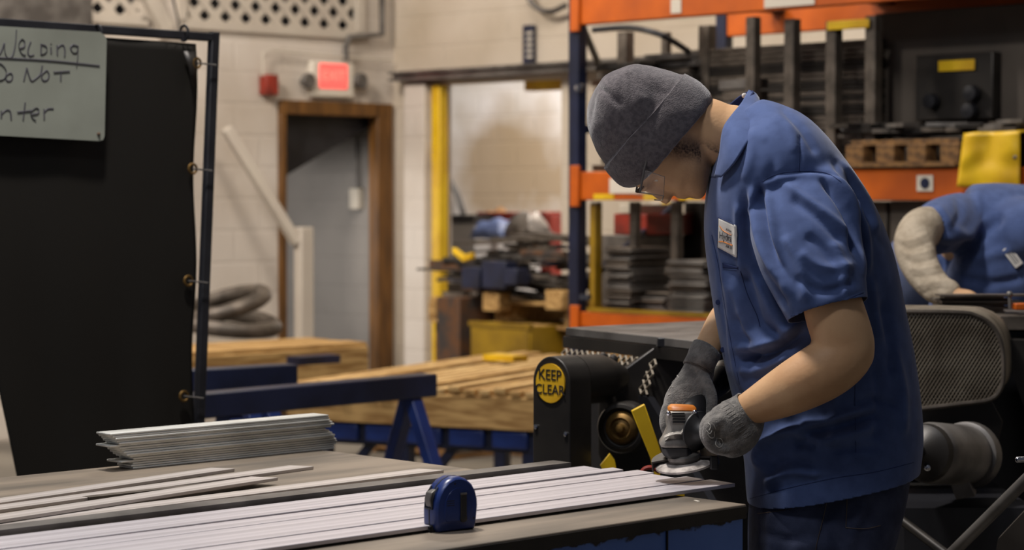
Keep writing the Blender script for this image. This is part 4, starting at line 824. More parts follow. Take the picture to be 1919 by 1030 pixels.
# strands on the front
xmin, xmax = front[0].x, max(p.x for p in front); poly = [(p.x, p.z) for p in front]
def inside(x, z):
    c = False; n = len(poly)
    for i in range(n):
        (x1, y1), (x2, y2) = poly[i], poly[(i+1) % n]
        if (y1 > z) != (y2 > z) and x < (x2-x1)*(z-y1)/(y2-y1)+x1: c = not c
    return c
b = MB(); zmin = min(p[1] for p in poly); zmax = max(p[1] for p in poly); st = .0095
i = 0; x = xmin
while x < xmax+.3:
    for sg in (1, -1):
        seg = []; n_ = 60
        for j in range(n_+1):
            z = zmin+(zmax-zmin)*j/n_; xx = x+(z-zmin)*.62*sg-(0 if sg > 0 else 0)
            if inside(xx, z): seg.append(Vector((xx, md-.002*(sg > 0), z)))
            elif len(seg) > 1: b.tube([seg[0], seg[-1]], .0019, 4); seg = []
        if len(seg) > 1: b.tube([seg[0], seg[-1]], .0019, 4)
    x += st
x = xmin-.3
while x < xmin:
    seg = [Vector((x+(zmin+(zmax-zmin)*j/60-zmin)*.62, md-.002, zmin+(zmax-zmin)*j/60)) for j in range(61)]; seg = [p for p in seg if inside(p.x, p.z)]
    if len(seg) > 1: b.tube([seg[0], seg[-1]], .0019, 4)
    x += st
put('expanded_mesh', b, 'mesh', grd)
b = MB(); b.tube(front, .007, 8); put('edge_rim', b, 'mill', grd)
b = MB(); b.prism([at(x, y, md+.05) for x, y in ((1560, 770), (1860, 752), (1880, 790), (1868, 842), (1560, 850))], Vector((.03, .25, 0))); put('mounting_plate', b, 'darksteel', grd, bevel=.004)
# big machine bodies
b = MB(); A, B = at(1690, 586, 6.0), at(2100, 586, 6.0); ztt_ = at(1800, 590, 6.0).z; b.box(Vector(((A.x+B.x)/2, 6.21, (ztt_-.04)/2)), Vector(((B.x-A.x)/2, 0, 0)), Vector((0, .2, 0)), Z*(ztt_-.04)/2)
hb = thing('work_table', Vector(((A.x+B.x)/2, 6.32, 0)), 'dark steel table behind the belt guard where the second worker leans', 'table')
put('cabinet_base', b, 'black', hb, bevel=.006)
ztt = at(1800, 590, 6.0).z
b = MB(); b.box(Vector(((A.x+B.x)/2, 6.21, ztt-.02)), Vector(((B.x-A.x)/2+.02, 0, 0)), Vector((0, .24, 0)), Z*.02); put('table_top', b, 'mill', hb, bevel=.003)
b = MB(); b.box(Vector(((A.x+B.x)/2+.16, 5.96, ztt-.075)), Vector(((B.x-A.x)/2-.2, 0, 0)), Vector((0, .02, 0)), Z*.05); put('front_channel', b, 'darksteel', hb, bevel=.003)
b = MB(); b.prism([at(x, y, 5.9) for x, y in ((1876, 636), (2000, 640), (2000, 1100), (1990, 1100), (1925, 780))], Vector((.02, .1, 0))); put('sloping_panel', b, 'darksteel', hb)
r = random.Random(9)
for i in range(9):
    px = 1766+r.uniform(-6, 10); z = ztt+.003+i*.0058; A_ = at(1756+r.uniform(-8, 14), 580, 6.1); B_ = at(1900+r.uniform(-25, 30), 580, 6.1); x = MB(); x.box(Vector(((A_.x+B_.x)/2, 6.12+r.uniform(-.02, .02), z)), Vector(((B_.x-A_.x)/2, r.uniform(-.01, .01), 0)), Vector((0, .035, 0)), Z*.0024); put('flat_offcut', x, 'mill', label='flat strip in the low pile on the dark table under the second worker', cat='strip', group='flat strips piled on the dark table')
b = MB(); b.box(at(1915, 574, 6.02), Vector((.022, 0, 0)), Vector((0, .02, 0)), Z*.009); put('orange_clamp', b, 'orange', label='small bright orange clamp at the right edge of the dark table', cat='clamp', bevel=.003)
b = MB(); b.tube([at(1893, 578, 6.02), at(1892, 552, 6.02)], .005); b.ball(at(1892, 551, 6.02), .009); put('table_pin', b, 'greysteel', label='short grey pin standing beside the orange clamp', cat='pin')
# motor
mo = thing('electric_motor', at(1790, 960, 5.35), 'dusty grey electric motor under the mesh belt guard', 'motor')
ma = (at(1850, 850, 5.55)-at(1745, 843, 5.25)).normalized(); mc = at(1735, 848, 5.25)
b = MB(); b.lathe(mc, ma, [(0, .02), (0, .066), (.012, .072), (.03, .074), (.235, .074), (.24, .070)]); put('motor_body', b, 'greysteel', mo)
b = MB(); b.lathe(mc+ma*.24, ma, [(0, .072), (.004, .082), (.035, .084), (.055, .078), (.072, .06), (.078, .02)]); put('end_bell', b, 'greysteel', mo)
b = MB(); b.lathe(mc, -ma, [(0, .07), (.02, .066), (.026, .05), (.05, .02), (.12, .018)]); put('drive_end', b, 'darksteel', mo)
b = MB(); b.prism([at(x, y, 5.38) for x, y in ((1778, 898), (1812, 892), (1828, 930), (1792, 936))], Vector((.02, .08, 0))); put('motor_foot', b, 'greysteel', mo, bevel=.003)
b = MB(); b.ball(at(1738, 876, 5.2), .009); put('oil_plug', b, 'chrome', mo)
b = MB(); b.box(Vector((at(1800, 900, 5.5).x, 5.62, at(1800, 934, 5.4).z-.3)), Vector((.16, 0, 0)), Vector((0, .24, 0)), Z*.28); put('motor_bed', b, 'black', mo)
# pipes lower right
b = MB(); b.tube([at(1960, 862, 4.7), at(1770, 1050, 5.0), at(1700, 1118, 5.1)], .0135, 14); put('steel_tube', b, 'greysteel', label='round steel tube slanting across the lower right corner', cat='tube')
b = MB(); b.tube([at(1668, 958, 5.2), at(1790, 1050, 5.0)], .011, 12); put('steel_tube', b, 'darksteel', label='dark round tube behind the jeans in the lower right', cat='tube')
b = MB(); b.tube([at(1908, 861, 4.6), at(1960, 858, 4.6)], .0065, 12); b.ball(at(1908, 861, 4.6), .0068); put('chrome_lever', b, 'chrome', label='short chrome lever end at the right edge of the photo', cat='lever')
b = MB(); b.prism([at(x, y, 4.9) for x, y in ((1945, 930), (1990, 930), (1990, 1120), (1850, 1120), (1870, 1010))], Vector((.02, .06, 0))); put('corner_plate', b, 'darkvoid', label='dark plate under the slanting steel tube at the lower right corner', cat='plate')
b = MB(); b.box(Vector((1.4, 7.95, .55)), Vector((.6, 0, 0)), Vector((0, .18, 0)), Z*.55); put('dark_backdrop', b, 'black', label='added dark box behind the machines, darkening the background', cat='bin')  # box added only as darkness behind the machines
# ================================================================== PEOPLE
from mathutils.bvhtree import BVHTree
def P(px, py, d): return at(px, py, d)
def dense(rings, k=4):
    n = len(rings[0]); cols = [catmull([r[j] for r in rings], k) for j in range(n)]
    return [[cols[j][i] for j in range(n)] for i in range(len(cols[0]))]
def FB(l, d=4.55, n=56, p=2.3): return [ringFB(P(f[0], f[1], (f[2] if len(f) > 2 else d)), P(b[0], b[1], (b[2] if len(b) > 2 else d)), w_, n, p) for f, b, w_ in l]
def bvh_of(me): return BVHTree.FromPolygons([v.co.copy() for v in me.vertices], [tuple(p.vertices) for p in me.polygons])
def hit(bv, px, py, off=.0015):
    d = ray(px, py).normalized(); r_ = bv.ray_cast(ORG, d)
    if r_[0] is None: return None
    n = r_[1]; n = -n if n.dot(d) > 0 else n; return r_[0]+n*off
def bisect(me, co, no, test):   # clean straight opening: cut along a plane and drop what lies beyond it
    bm = bmesh.new(); bm.from_mesh(me); fs = [f for f in bm.faces if test(f.calc_center_median())]
    g = set(fs); ed = {e for f in fs for e in f.edges}; ve = {v for f in fs for v in f.verts}
    bmesh.ops.bisect_plane(bm, geom=list(g)+list(ed)+list(ve), dist=1e-5, plane_co=co, plane_no=no)
    kill = [f for f in bm.faces if test(f.calc_center_median()) and (f.calc_center_median()-co).dot(no) > 0]
    bmesh.ops.delete(bm, geom=kill, context='FACES'); bm.to_mesh(me); bm.free()
def cut(me, test):     # remove faces whose centre passes the test (openings at cuffs and hems)
    bm = bmesh.new(); bm.from_mesh(me); bm.normal_update(); kill = [f for f in bm.faces if test(f.calc_center_median(), f.normal)]
    bmesh.ops.delete(bm, geom=kill, context='FACES'); bm.to_mesh(me); bm.free()
def patch(bv, quad, nx, ny, off, name, m, parent, solid=.001):
    A, B, C_, D = [Vector((x, y, 0)) for x, y in quad]; mb = MB(); vs = []
    for i in range(nx):
        for j in range(ny):
            s_, t_ = i/(nx-1), j/(ny-1); q_ = A.lerp(B, s_).lerp(D.lerp(C_, s_), t_); h = hit(bv, q_.x, q_.y, off)
            vs.append(h if h is not None else vs[-1])
    mb.add(vs, [(i*ny+j, i*ny+j+1, (i+1)*ny+j+1, (i+1)*ny+j) for i in range(nx-1) for j in range(ny-1)])
    return put(name, mb, m, parent, solid=solid)
def seam(bv, pts, r, name, m, parent, off=.0005, flat=.6):
    mb = MB(); q_ = catmull([Vector((x, y, 0)) for x, y in pts], 6) if len(pts) > 2 else [Vector((*pts[0], 0)).lerp(Vector((*pts[1], 0)), k/8) for k in range(9)]
    h = [hit(bv, a.x, a.y, off) for a in q_]; h = [x for x in h if x is not None]
    if len(h) > 2: mb.tube(h, r, 5, flat=flat); return put(name, mb, m, parent)
# ---- head frame of the main worker
HC = P(1217, 270, 4.55); UPH = Vector((-.985, 0, .17)); FWH = Vector((-.17, 0, -.985)); LH = Vector((0, -1, 0))
def H(up, fw, la=0): return HC+UPH*up+FWH*fw+LH*la
def head_mesh(mb, H, n=48):
    prof = [(.088, .0, -.035, .03), (.080, .022, -.055, .047), (.062, .050, -.078, .062), (.035, .075, -.092, .071), (.008, .090, -.097, .0755), (-.012, .095, -.098, .0765), (-.024, .086, -.095, .075), (-.040, .087, -.088, .0725), (-.058, .089, -.078, .069), (-.074, .093, -.062, .064), (-.083, .089, -.055, .0615), (-.094, .092, -.045, .058), (-.108, .094, -.028, .050), (-.120, .094, -.008, .040), (-.130, .084, .012, .027)]
    rings = []
    for up, f, b, w_ in prof:
        c = (f+b)/2; a = (f-b)/2; ring = []
        for j in range(n):
            t = 2*math.pi*j/n; ct, st = math.cos(t), math.sin(t); p = 2.25
            x = c+a*math.copysign(abs(ct)**(2/p), ct); y = w_*math.copysign(abs(st)**(2/p), st)
            if ct > 0:
                eye = math.exp(-((abs(y)-.034)/.014)**2-((up+.022)/.012)**2); x -= .010*eye
                ck = math.exp(-((abs(y)-.045)/.018)**2-((up+.048)/.016)**2); x += .004*ck
            ring.append(H(up, x, y))
        rings.append(ring)
    mb.loft(dense(rings, 3))
    # nose, brow, lips, ears
    nose = MB(); rg = []
    for up, tip, hw in ((-.006, .098, .007), (-.020, .103, .0085), (-.036, .110, .0105), (-.050, .1165, .0150), (-.058, .1155, .0175), (-.063, .106, .0150)):
        rg.append([H(up, .07, -hw*1.3), H(up, .088, -hw*1.25), H(up, tip-.006, -hw*.75), H(up, tip, 0), H(up, tip-.006, hw*.75), H(up, .088, hw*1.25), H(up, .07, hw*1.3)])
    mb.loft(dense(rg, 3))
    for s_ in (-1, 1):
        mb.tube([H(-.006, .092, s_*.012), H(-.003, .094, s_*.03), H(-.008, .084, s_*.05)], [.005, .006, .004], 10)
        mb.ball(H(-.055, .103, s_*.013), .0075, n=10)
    mb.tube([H(-.078, .088, -.022), H(-.0765, .0955, -.010), H(-.0765, .0965, 0), H(-.0765, .0955, .010), H(-.078, .088, .022)], [.002, .0045, .0045, .0045, .002], 10)
    mb.tube([H(-.087, .087, -.020), H(-.0885, .0945, -.010), H(-.0885, .096, 0), H(-.0885, .0945, .010), H(-.087, .087, .020)], [.002, .005, .0055, .005, .002], 10)
    for s_ in (-1, 1):
        ear = [H(-.005, -.006, s_*.077), H(.012, -.018, s_*.086), H(.008, -.032, s_*.089), H(-.015, -.030, s_*.088), H(-.035, -.020, s_*.083), H(-.047, -.010, s_*.077)]
        mb.tube(catmull(ear, 4), .0042, 10); mb.tube([H(.005, -.012, s_*.073), H(-.02, -.018, s_*.078), H(-.045, -.010, s_*.074)], [.010, .013, .007], 12)
# ---- body (one surface: head, neck, trunk, arms, hands inside the gloves, legs)
man = thing('person', Vector((P(1540, 1700, 4.55).x, 4.55, 0)), 'man in grey knit cap and blue work shirt bending over the bench with a grinder', 'person')
body = MB(); head_mesh(body, H)
limb(body, [(H(-.03, -.030), .058), (P(1310, 236, 4.55), .060), (P(1350, 252, 4.55), .0645), (P(1395, 265, 4.55), .068), (P(1430, 300, 4.55), .075)], 28)
body.loft(dense(FB([((1440, 905), (1670, 865), .12), ((1425, 800), (1680, 780), .125), ((1405, 700), (1665, 670), .12), ((1385, 600), (1640, 560), .12), ((1370, 500), (1605, 450), .125), ((1365, 400), (1560, 350), .135), ((1372, 330), (1510, 290), .13), ((1378, 270), (1470, 235), .10)]), 3))
ARM = [(P(1490, 370, 4.44), .048), (P(1522, 450, 4.37), .050), (P(1548, 530, 4.31), .055), (P(1569, 600, 4.292), .0590), (P(1583, 645, 4.288), .0575), (P(1577, 668, 4.285), .0565), (P(1545, 693, 4.29), .0575), (P(1497, 720, 4.305), .0535), (P(1450, 744, 4.33), .045), (P(1412, 762, 4.35), .0355), (P(1390, 774, 4.36), .0315), (P(1370, 788, 4.36), .030)]
limb(body, ARM, 28)
body.ball(P(1603, 664, 4.288), .037)
limb(body, [(P(1450, 330, 4.68), .060), (P(1440, 430, 4.72), .055), (P(1420, 520, 4.74), .050), (P(1395, 565, 4.72), .046), (P(1360, 605, 4.66), .040), (P(1335, 640, 4.60), .0315), (P(1314, 678, 4.56), .027), (P(1304, 705, 4.55), .026)], 24)
for d_, dx in ((4.46, 12), (4.66, -12)):
    limb(body, [(P(1530+dx, 980, d_), .078), (P(1515+dx, 1120, d_), .082), (P(1500+dx, 1330, d_-.02), .060), (P(1512+dx, 1450, d_), .056), (P(1535+dx, 1640, d_+.02), .040), (P(1500+dx, 1710, d_+.02), .030)], 20)
bme = remesh(body, .0042, 5)
# skin with stubble mask
def skin_mat():
    m = M['skin'].copy(); m.name = 'skin_with_stubble'; nt = m.node_tree; N = nt.nodes; L = nt.links; b = N['Principled BSDF']; old = b.inputs['Base Color'].links[0].from_socket
    at_ = N.new('ShaderNodeAttribute'); at_.attribute_name = 'stubble'; tc = N.new('ShaderNodeTexCoord'); n = N.new('ShaderNodeTexNoise'); n.inputs['Scale'].default_value = 220; L.new(tc.outputs['Object'], n.inputs['Vector'])
    ml = N.new('ShaderNodeMath'); ml.operation = 'MULTIPLY'; mr = N.new('ShaderNodeMapRange'); mr.inputs[1].default_value = .3; mr.inputs[2].default_value = .6; mr.inputs[3].default_value = .45; mr.inputs[4].default_value = 1
    L.new(n.outputs['Fac'], mr.inputs[0]); L.new(mr.outputs[0], ml.inputs[0]); L.new(at_.outputs['Fac'], ml.inputs[1])
    mx = N.new('ShaderNodeMix'); mx.data_type = 'RGBA'; L.new(ml.outputs[0], mx.inputs['Factor']); L.new(old, mx.inputs['A']); mx.inputs['B'].default_value = (*S(62, 44, 32), 1); L.new(mx.outputs['Result'], b.inputs['Base Color']); return m
co = getco(bme); rel = co-np.array(HC); up_ = rel@np.array(UPH); fw_ = rel@np.array(FWH); la_ = np.abs(rel@np.array(LH))
ss = lambda x, a, b: np.clip((x-a)/(b-a), 0, 1)
jaw = ss(-up_, .060, .082)*ss(fw_, -.03, .0)*ss(.135+up_*0, 0, 1)*(rel[:, 0] < .16)
jaw = np.maximum(jaw, ss(-up_, .015, .03)*np.exp(-((fw_+.0)/.02)**2)*(la_ > .05))*(up_ > -.145)
hair = ss(-fw_, .03, .06)*ss(up_, -.075, -.055)*(np.abs(rel[:, 1]) < .12)
at_ = bme.attributes.new('stubble', 'FLOAT', 'POINT'); at_.data.foreach_set('value', np.clip(np.maximum(jaw*1.0, hair*.8), 0, 1).astype(np.float32))
MS = skin_mat(); link('body', bme, MS, man)
for s_ in (-1, 1):
    b = MB(); b.ball(H(-.022, .062, s_*.033), .0122); put('eye', b, 'white', man)
b = MB()
for s_ in (-1, 1):
    b = MB(); b.tube([H(.002, .099, s_*.018), H(.006, .099, s_*.034), H(.0, .088, s_*.052)], [.002, .003, .0015], 8); put('eyebrow', b, 'beard', man)
# glasses
gl = MB(); n1, n2 = 22, 8; vs = []
for i in range(n1):
    for j in range(n2):
        la = -.070+.140*i/(n1-1); upv = .008-.050*j/(n2-1); vs.append(H(upv, .109-.9*la*la*1.9-.05*max(abs(la)-.055, 0)+.0, la))
gl.add(vs, [(i*n2+j, i*n2+j+1, (i+1)*n2+j+1, (i+1)*n2+j) for i in range(n1-1) for j in range(n2-1)])
g = put('safety_glasses', gl, 'lens', man, solid=.002)
for s_ in (-1, 1):
    b = MB(); b.add([H(.008, .1, s_*.070), H(-.042, .1, s_*.070), H(-.036, .062, s_*.0775), H(.006, .055, s_*.079)], [(0, 1, 2, 3)]); put('side_shield', b, 'lens', g, solid=.0018)
    b = MB(); b.tube([H(.006, .099, s_*.071), H(.006, .055, s_*.080), H(.002, .0, s_*.082)], .0022, 8); put('temple_arm', b, 'greysteel', g)
    b = MB(); b.tube([H(.008, .1, s_*.071), H(-.042, .1, s_*.0705), H(-.037, .062, s_*.078), H(.004, .056, s_*.0795)], .0008, 6); put('shield_edge', b, 'greysteel', g)
b = MB(); b.tube([H(-.042, .1, .070), H(-.043, .108, .04), H(-.040, .109, .014), H(-.030, .110, 0), H(-.040, .109, -.014), H(-.043, .108, -.04), H(-.042, .1, -.070)], .0013, 6); put('lower_rim', b, 'chrome', g)
# ---- cap
cr = [((1206, 338), (1318, 202), .078), ((1190, 351), (1330, 196), .0865), ((1168, 350), (1331, 178), .0905), ((1147, 334), (1311, 156), .0925), ((1132, 315), (1283, 139), .0915), ((1134, 308), (1279, 141), .0885), ((1129, 300), (1262, 137), .0885), ((1113, 276), (1228, 126), .0875), ((1101, 240), (1188, 121), .079), ((1102, 198), (1156, 130), .058), ((1113, 172), (1136, 142), .030), ((1121, 160), (1127, 152), .008)]
rg = FB([(f, b, w_*1.0) for f, b, w_ in cr], 4.55, 96, 2.1)
lo_ = dense(rg[:5], 4); hi_ = dense(rg[4:], 5); cap = MB(); cap.loft(lo_+hi_[1:]); cme = cap.mesh('cap', 60)
crease(cme, [([(1121, 165), (1134, 170), (1150, 185), (1166, 194)], 5, -.008), ([(1125, 160), (1112, 185), (1104, 235)], 4, -.005), ([(1190, 123), (1180, 133), (1165, 138)], 6, .004), ([(1200, 170), (1190, 230), (1170, 270)], 16, .003), ([(1235, 160), (1225, 215), (1195, 270)], 12, -.0025)])
co = getco(cme); no = getno(cme); dn = np.array([noise.noise(Vector(c)*16)*.0035+noise.noise(Vector(c)*45)*.0012 for c in co]); co += no*dn[:, None]; setco(cme, co)
cap_o = link('knit_cap', cme, M['wool'], man, solid=0)
# ---- jeans
je = MB(); je.loft(dense(FB([((1418, 840), (1700, 800), .165), ((1412, 905), (1702, 868), .178), ((1405, 960), (1692, 940), .182), ((1404, 1030), (1668, 1030), .18), ((1408, 1090), (1650, 1095), .16), ((1440, 1150), (1620, 1150), .12)], n=48, p=2.6), 3))
for d_, dx in ((4.465, 8), (4.665, -10)):
    limb(je, [(P(1530+dx, 960, d_), .10), (P(1518+dx, 1110, d_), .108), (P(1500+dx, 1330, d_-.02), .083), (P(1512+dx, 1480, d_), .077), (P(1530+dx, 1655, d_+.02), .070), (P(1530+dx, 1690, d_+.02), .068)], 24)
jm = remesh(je, .008, 6)
crease(jm, [([(1450, 950), (1440, 1000), (1450, 1060)], 12, .006), ([(1560, 940), (1540, 1000), (1530, 1070)], 8, -.006), ([(1640, 900), (1610, 960), (1590, 1030)], 10, .005), ([(1420, 990), (1470, 1010), (1520, 1000)], 7, -.004), ([(1480, 1030), (1540, 1020), (1600, 1040)], 8, .004)])
jo = link('jeans', jm, M['jean'], man); bj = bvh_of_me = BVHTree.FromPolygons([MWD[jo] @ v.co for v in jm.vertices], [tuple(p.vertices) for p in jm.polygons])
def wb(o): return BVHTree.FromPolygons([MWD[o] @ v.co for v in o.data.vertices], [tuple(p.vertices) for p in o.data.polygons])
for pts in ([(1556, 905), (1545, 960), (1530, 1020), (1524, 1060)], [(1588, 900), (1587, 945), (1585, 988)], [(1585, 988), (1620, 990), (1650, 984)], [(1420, 962), (1470, 955), (1530, 940)]): seam(bj, pts, .0011, 'seam', 'stitch', jo)
for d_, dx in ((4.485, 8), (4.685, -10)):
    c = P(1530+dx, 1690, d_); rg2 = []
    for x, hw, h, zl in ((.10, .035, .10, 0), (.06, .040, .11, 0), (.0, .042, .10, 0), (-.06, .047, .075, 0), (-.12, .048, .055, 0), (-.17, .040, .045, 0), (-.195, .02, .03, 0)):
        rg2.append([Vector((c.x+x, c.y+hw*math.cos(a), max(.002, h*.5+h*.5*math.sin(a)))) for a in [2*math.pi*k/20 for k in range(20)]])
    b = MB(); b.loft(dense(rg2, 3)); put('work_boot', b, 'rubber', man)
# ---- shirt
sh = MB()
T = [((1420, 985), (1712, 925), .205), ((1403, 942), (1718, 878), .208), ((1398, 870), (1724, 820), .205), ((1386, 790), (1719, 745), .197), ((1362, 700), (1709, 655), .178), ((1346, 620), (1695, 575), .172), ((1330, 530), (1677, 490), .176), ((1320, 455), (1649, 412), .186), ((1320, 395), (1612, 342), .198), ((1330, 330), (1566, 278), .198), ((1346, 280), (1513, 224), .170), ((1364, 245), (1462, 197), .115), ((1378, 215), (1425, 186), .075)]
sh.loft(dense(FB(T, 4.55, 64, 2.35), 3))
def sleeve(l): sh.loft(dense([ringFB(P(f[0], f[1], d), P(b[0], b[1], d), w_, 40, 2.2) for f, b, d, w_ in l], 3))
sleeve([((1440, 320), (1530, 280), 4.47, .05), ((1408, 365), (1572, 305), 4.43, .085), ((1404, 430), (1600, 375), 4.375, .090), ((1425, 505), (1612, 455), 4.335, .084), ((1452, 558), (1619, 510), 4.31, .078), ((1478, 604), (1624, 558), 4.295, .074), ((1486, 624), (1628, 578), 4.29, .073)])
sleeve([((1400, 300), (1500, 270), 4.64, .05), ((1380, 360), (1530, 320), 4.68, .07), ((1378, 440), (1510, 420), 4.71, .075), ((1372, 510), (1490, 500), 4.73, .07), ((1368, 540), (1482, 535), 4.73, .07)])
sm = remesh(sh, .0038, 9)
# openings: sleeve cuff, hem, neck
hc = (P(1482, 614, 4.32)+P(1626, 568, 4.32))/2; ha = (P(1486, 624, 4.315)+P(1628, 578, 4.315)-P(1478, 604, 4.32)-P(1624, 558, 4.32)).normalized()
hl = P(1403, 942, 4.55); hr = P(1718, 878, 4.55); hd_ = (hr-hl); hn = Vector((hd_.z, 0, -hd_.x)).normalized(); hn = hn if hn.z < 0 else -hn
nc = P(1395, 205, 4.55)
bisect(sm, hl, hn, lambda c: True)
sa = (P(1624, 558, 4.30)-P(1478, 604, 4.30)); sw_ = sa.length/2; sa.normalize()
hc2 = (P(1624, 558, 4.30)+P(1478, 604, 4.30))/2
bisect(sm, hc2+ha*.001, ha, lambda c: (c-hc2).dot(ha) > -.02 and (c-hc2).dot(ha) < .06 and abs((c-hc2).dot(sa)) < sw_+.006 and c.y < 4.378)
K = [ # creases measured on the cloth: points, width, height
 ([(1428, 341), (1467, 325), (1540, 323), (1578, 342)], 3.0, -.0035), ([(1424, 348), (1467, 333), (1540, 331), (1572, 348)], 6, .003),
 ([(1498, 250), (1499, 290), (1498, 322)], 2.2, -.003),
 ([(1424, 345), (1430, 400), (1440, 450), (1480, 535)], 8, -.013), ([(1412, 350), (1413, 400), (1428, 460), (1462, 525)], 7, .010),
 ([(1397, 366), (1396, 440), (1417, 500), (1448, 545), (1472, 580)], 9, -.013), ([(1385, 380), (1386, 460), (1392, 520)], 8, .007),
 ([(1436, 352), (1447, 420), (1458, 480), (1480, 560)], 9, .009),
 ([(1540, 331), (1575, 375), (1597, 420), (1604, 478)], 8, -.014), ([(1556, 325), (1600, 385), (1618, 450), (1622, 520)], 9, .010),
 ([(1467, 343), (1517, 378), (1560, 410), (1590, 440)], 8, .006), ([(1480, 370), (1530, 405), (1580, 455)], 9, -.006),
 ([(1575, 300), (1620, 370), (1640, 440)], 9, .007), ([(1560, 300), (1600, 355), (1625, 420)], 7, -.006),
 ([(1500, 470), (1540, 500), (1600, 500)], 10, .006), ([(1490, 520), (1540, 545), (1600, 530)], 7, -.006), ([(1510, 440), (1545, 470), (1575, 520)], 9, -.005), ([(1470, 440), (1500, 500), (1510, 570)], 10, .006), ([(1560, 450), (1580, 500), (1585, 550)], 8, .005),
 ([(1484, 590), (1550, 573), (1618, 545)], 2.2, -.0022),
 ([(1385, 668), (1420, 668), (1462, 655), (1515, 618)], 9, -.019), ([(1380, 650), (1420, 650), (1460, 632), (1500, 600)], 9, .012), ([(1388, 692), (1430, 690), (1480, 665)], 9, .010),
 ([(1390, 500), (1410, 560), (1430, 610), (1480, 640)], 10, -.010), ([(1370, 520), (1388, 570), (1400, 620), (1440, 645)], 10, .008),
 ([(1420, 520), (1450, 590), (1470, 620)], 9, .007),
 ([(1497, 811), (1540, 805), (1600, 790), (1652, 774)], 8, -.014), ([(1500, 795), (1550, 788), (1620, 765)], 8, .008), ([(1510, 828), (1560, 822), (1640, 800)], 10, .008),
 ([(1430, 880), (1420, 850), (1440, 820), (1485, 806), (1520, 812)], 10, .016), ([(1490, 835), (1510, 828), (1530, 838)], 9, -.012), ([(1440, 880), (1480, 862), (1530, 870)], 7, -.006), ([(1430, 905), (1480, 885), (1540, 890)], 7, .006),
 ([(1560, 700), (1565, 780), (1555, 840)], 10, .006), ([(1640, 680), (1650, 760), (1640, 830)], 10, -.007), ([(1670, 640), (1690, 730), (1690, 820)], 10, .006),
 ([(1655, 560), (1670, 640), (1672, 700)], 9, -.007), ([(1630, 520), (1640, 590), (1650, 640)], 10, .006), ([(1600, 760), (1640, 745), (1680, 760)], 7, -.006), ([(1560, 845), (1600, 840), (1650, 838)], 6, -.006),
 ([(1450, 215), (1480, 240), (1490, 290)], 10, .0025), ([(1430, 260), (1450, 300), (1440, 340)], 9, -.0025), ([(1410, 240), (1408, 290), (1395, 340)], 9, .003), ([(1460, 200), (1500, 240), (1530, 290)], 7, -.004),
 ([(1330, 430), (1345, 500), (1350, 560), (1362, 640)], 3, -.004), ([(1352, 500), (1368, 560), (1372, 640), (1385, 720)], 7, .006), ([(1378, 590), (1400, 640), (1410, 700)], 9, -.007), ([(1360, 700), (1385, 740), (1420, 760)], 8, -.006),
 ([(1404, 930), (1470, 912), (1560, 892), (1640, 880), (1712, 862)], 1.8, -.0018)]
crease(sm, [(a, b_, c*1.55) for a, b_, c in K])
co = getco(sm); no = getno(sm); dn = np.array([noise.noise(Vector((c[0]*7, c[1]*7, c[2]*4)))*.0035+noise.noise(Vector((c[0]*16+3, c[1]*16, c[2]*5)))*.0014 for c in co]); co += no*dn[:, None]; setco(sm, co); smooth_me(sm, 3, .5); sm.shade_smooth()
so_ = link('work_shirt', sm, M['cloth_b'], man, solid=.0022); bs = wb(so_)
for pts in ([(1428, 340), (1467, 324), (1540, 322), (1576, 340)], [(1498, 252), (1499, 290), (1498, 321)], [(1606, 650), (1602, 740), (1604, 860)], [(1405, 934), (1470, 916), (1560, 896), (1640, 884), (1712, 866)], [(1482, 592), (1550, 575), (1618, 548)], [(1334, 440), (1347, 500), (1356, 560), (1370, 640), (1386, 720)]):
    seam(bs, pts, .0008, 'seam', 'cloth_d', so_, .0002)
# collar
def sheet(g, name, m, parent, th=.003, k=5):
    rows = dense([[Vector(p) for p in r_] for r_ in g], k); cols = list(zip(*rows)); g2 = dense([list(c) for c in cols], 4); mb = MB(); a, b = len(g2), len(g2[0]); mb.add([p for r_ in g2 for p in r_], [(i*b+j, i*b+j+1, (i+1)*b+j+1, (i+1)*b+j) for i in range(a-1) for j in range(b-1)]); return put(name, mb, m, parent, solid=th)
near = [[P(1402, 171, 4.60), P(1389, 195, 4.52), P(1371, 218, 4.468), P(1356, 244, 4.452), P(1350, 290, 4.435), P(1341, 331, 4.44)],
        [P(1414, 176, 4.60), P(1408, 203, 4.50), P(1393, 232, 4.435), P(1375, 258, 4.41), P(1362, 298, 4.405), P(1346, 332, 4.43)],
        [P(1421, 186, 4.60), P(1424, 212, 4.49), P(1414, 246, 4.415), P(1396, 276, 4.385), P(1377, 306, 4.385), P(1352, 332, 4.42)]]
co1 = sheet(near, 'collar', 'cloth_b', so_, .0035)
backc = [[P(1366, 196, 4.62), P(1384, 181, 4.61), P(1402, 171, 4.60), P(1412, 172, 4.585), P(1389, 195, 4.52)], [P(1360, 205, 4.645), P(1395, 197, 4.63), P(1412, 192, 4.61), P(1418, 196, 4.58), P(1402, 208, 4.52)]]
sheet(backc, 'collar_stand', 'cloth_d', co1, .003)
far = [[P(1362, 238, 4.62), P(1349, 262, 4.60), P(1338, 300, 4.56), P(1330, 331, 4.54)], [P(1366, 240, 4.55), P(1354, 262, 4.50), P(1346, 300, 4.475), P(1340, 331, 4.47)]]
sheet(far, 'collar_leaf', 'cloth_b', co1, .003)
b = MB(); b.ball(P(1395, 179, 4.585), .0055, (1, .5, 1)); put('neck_label', b, 'badge', co1)
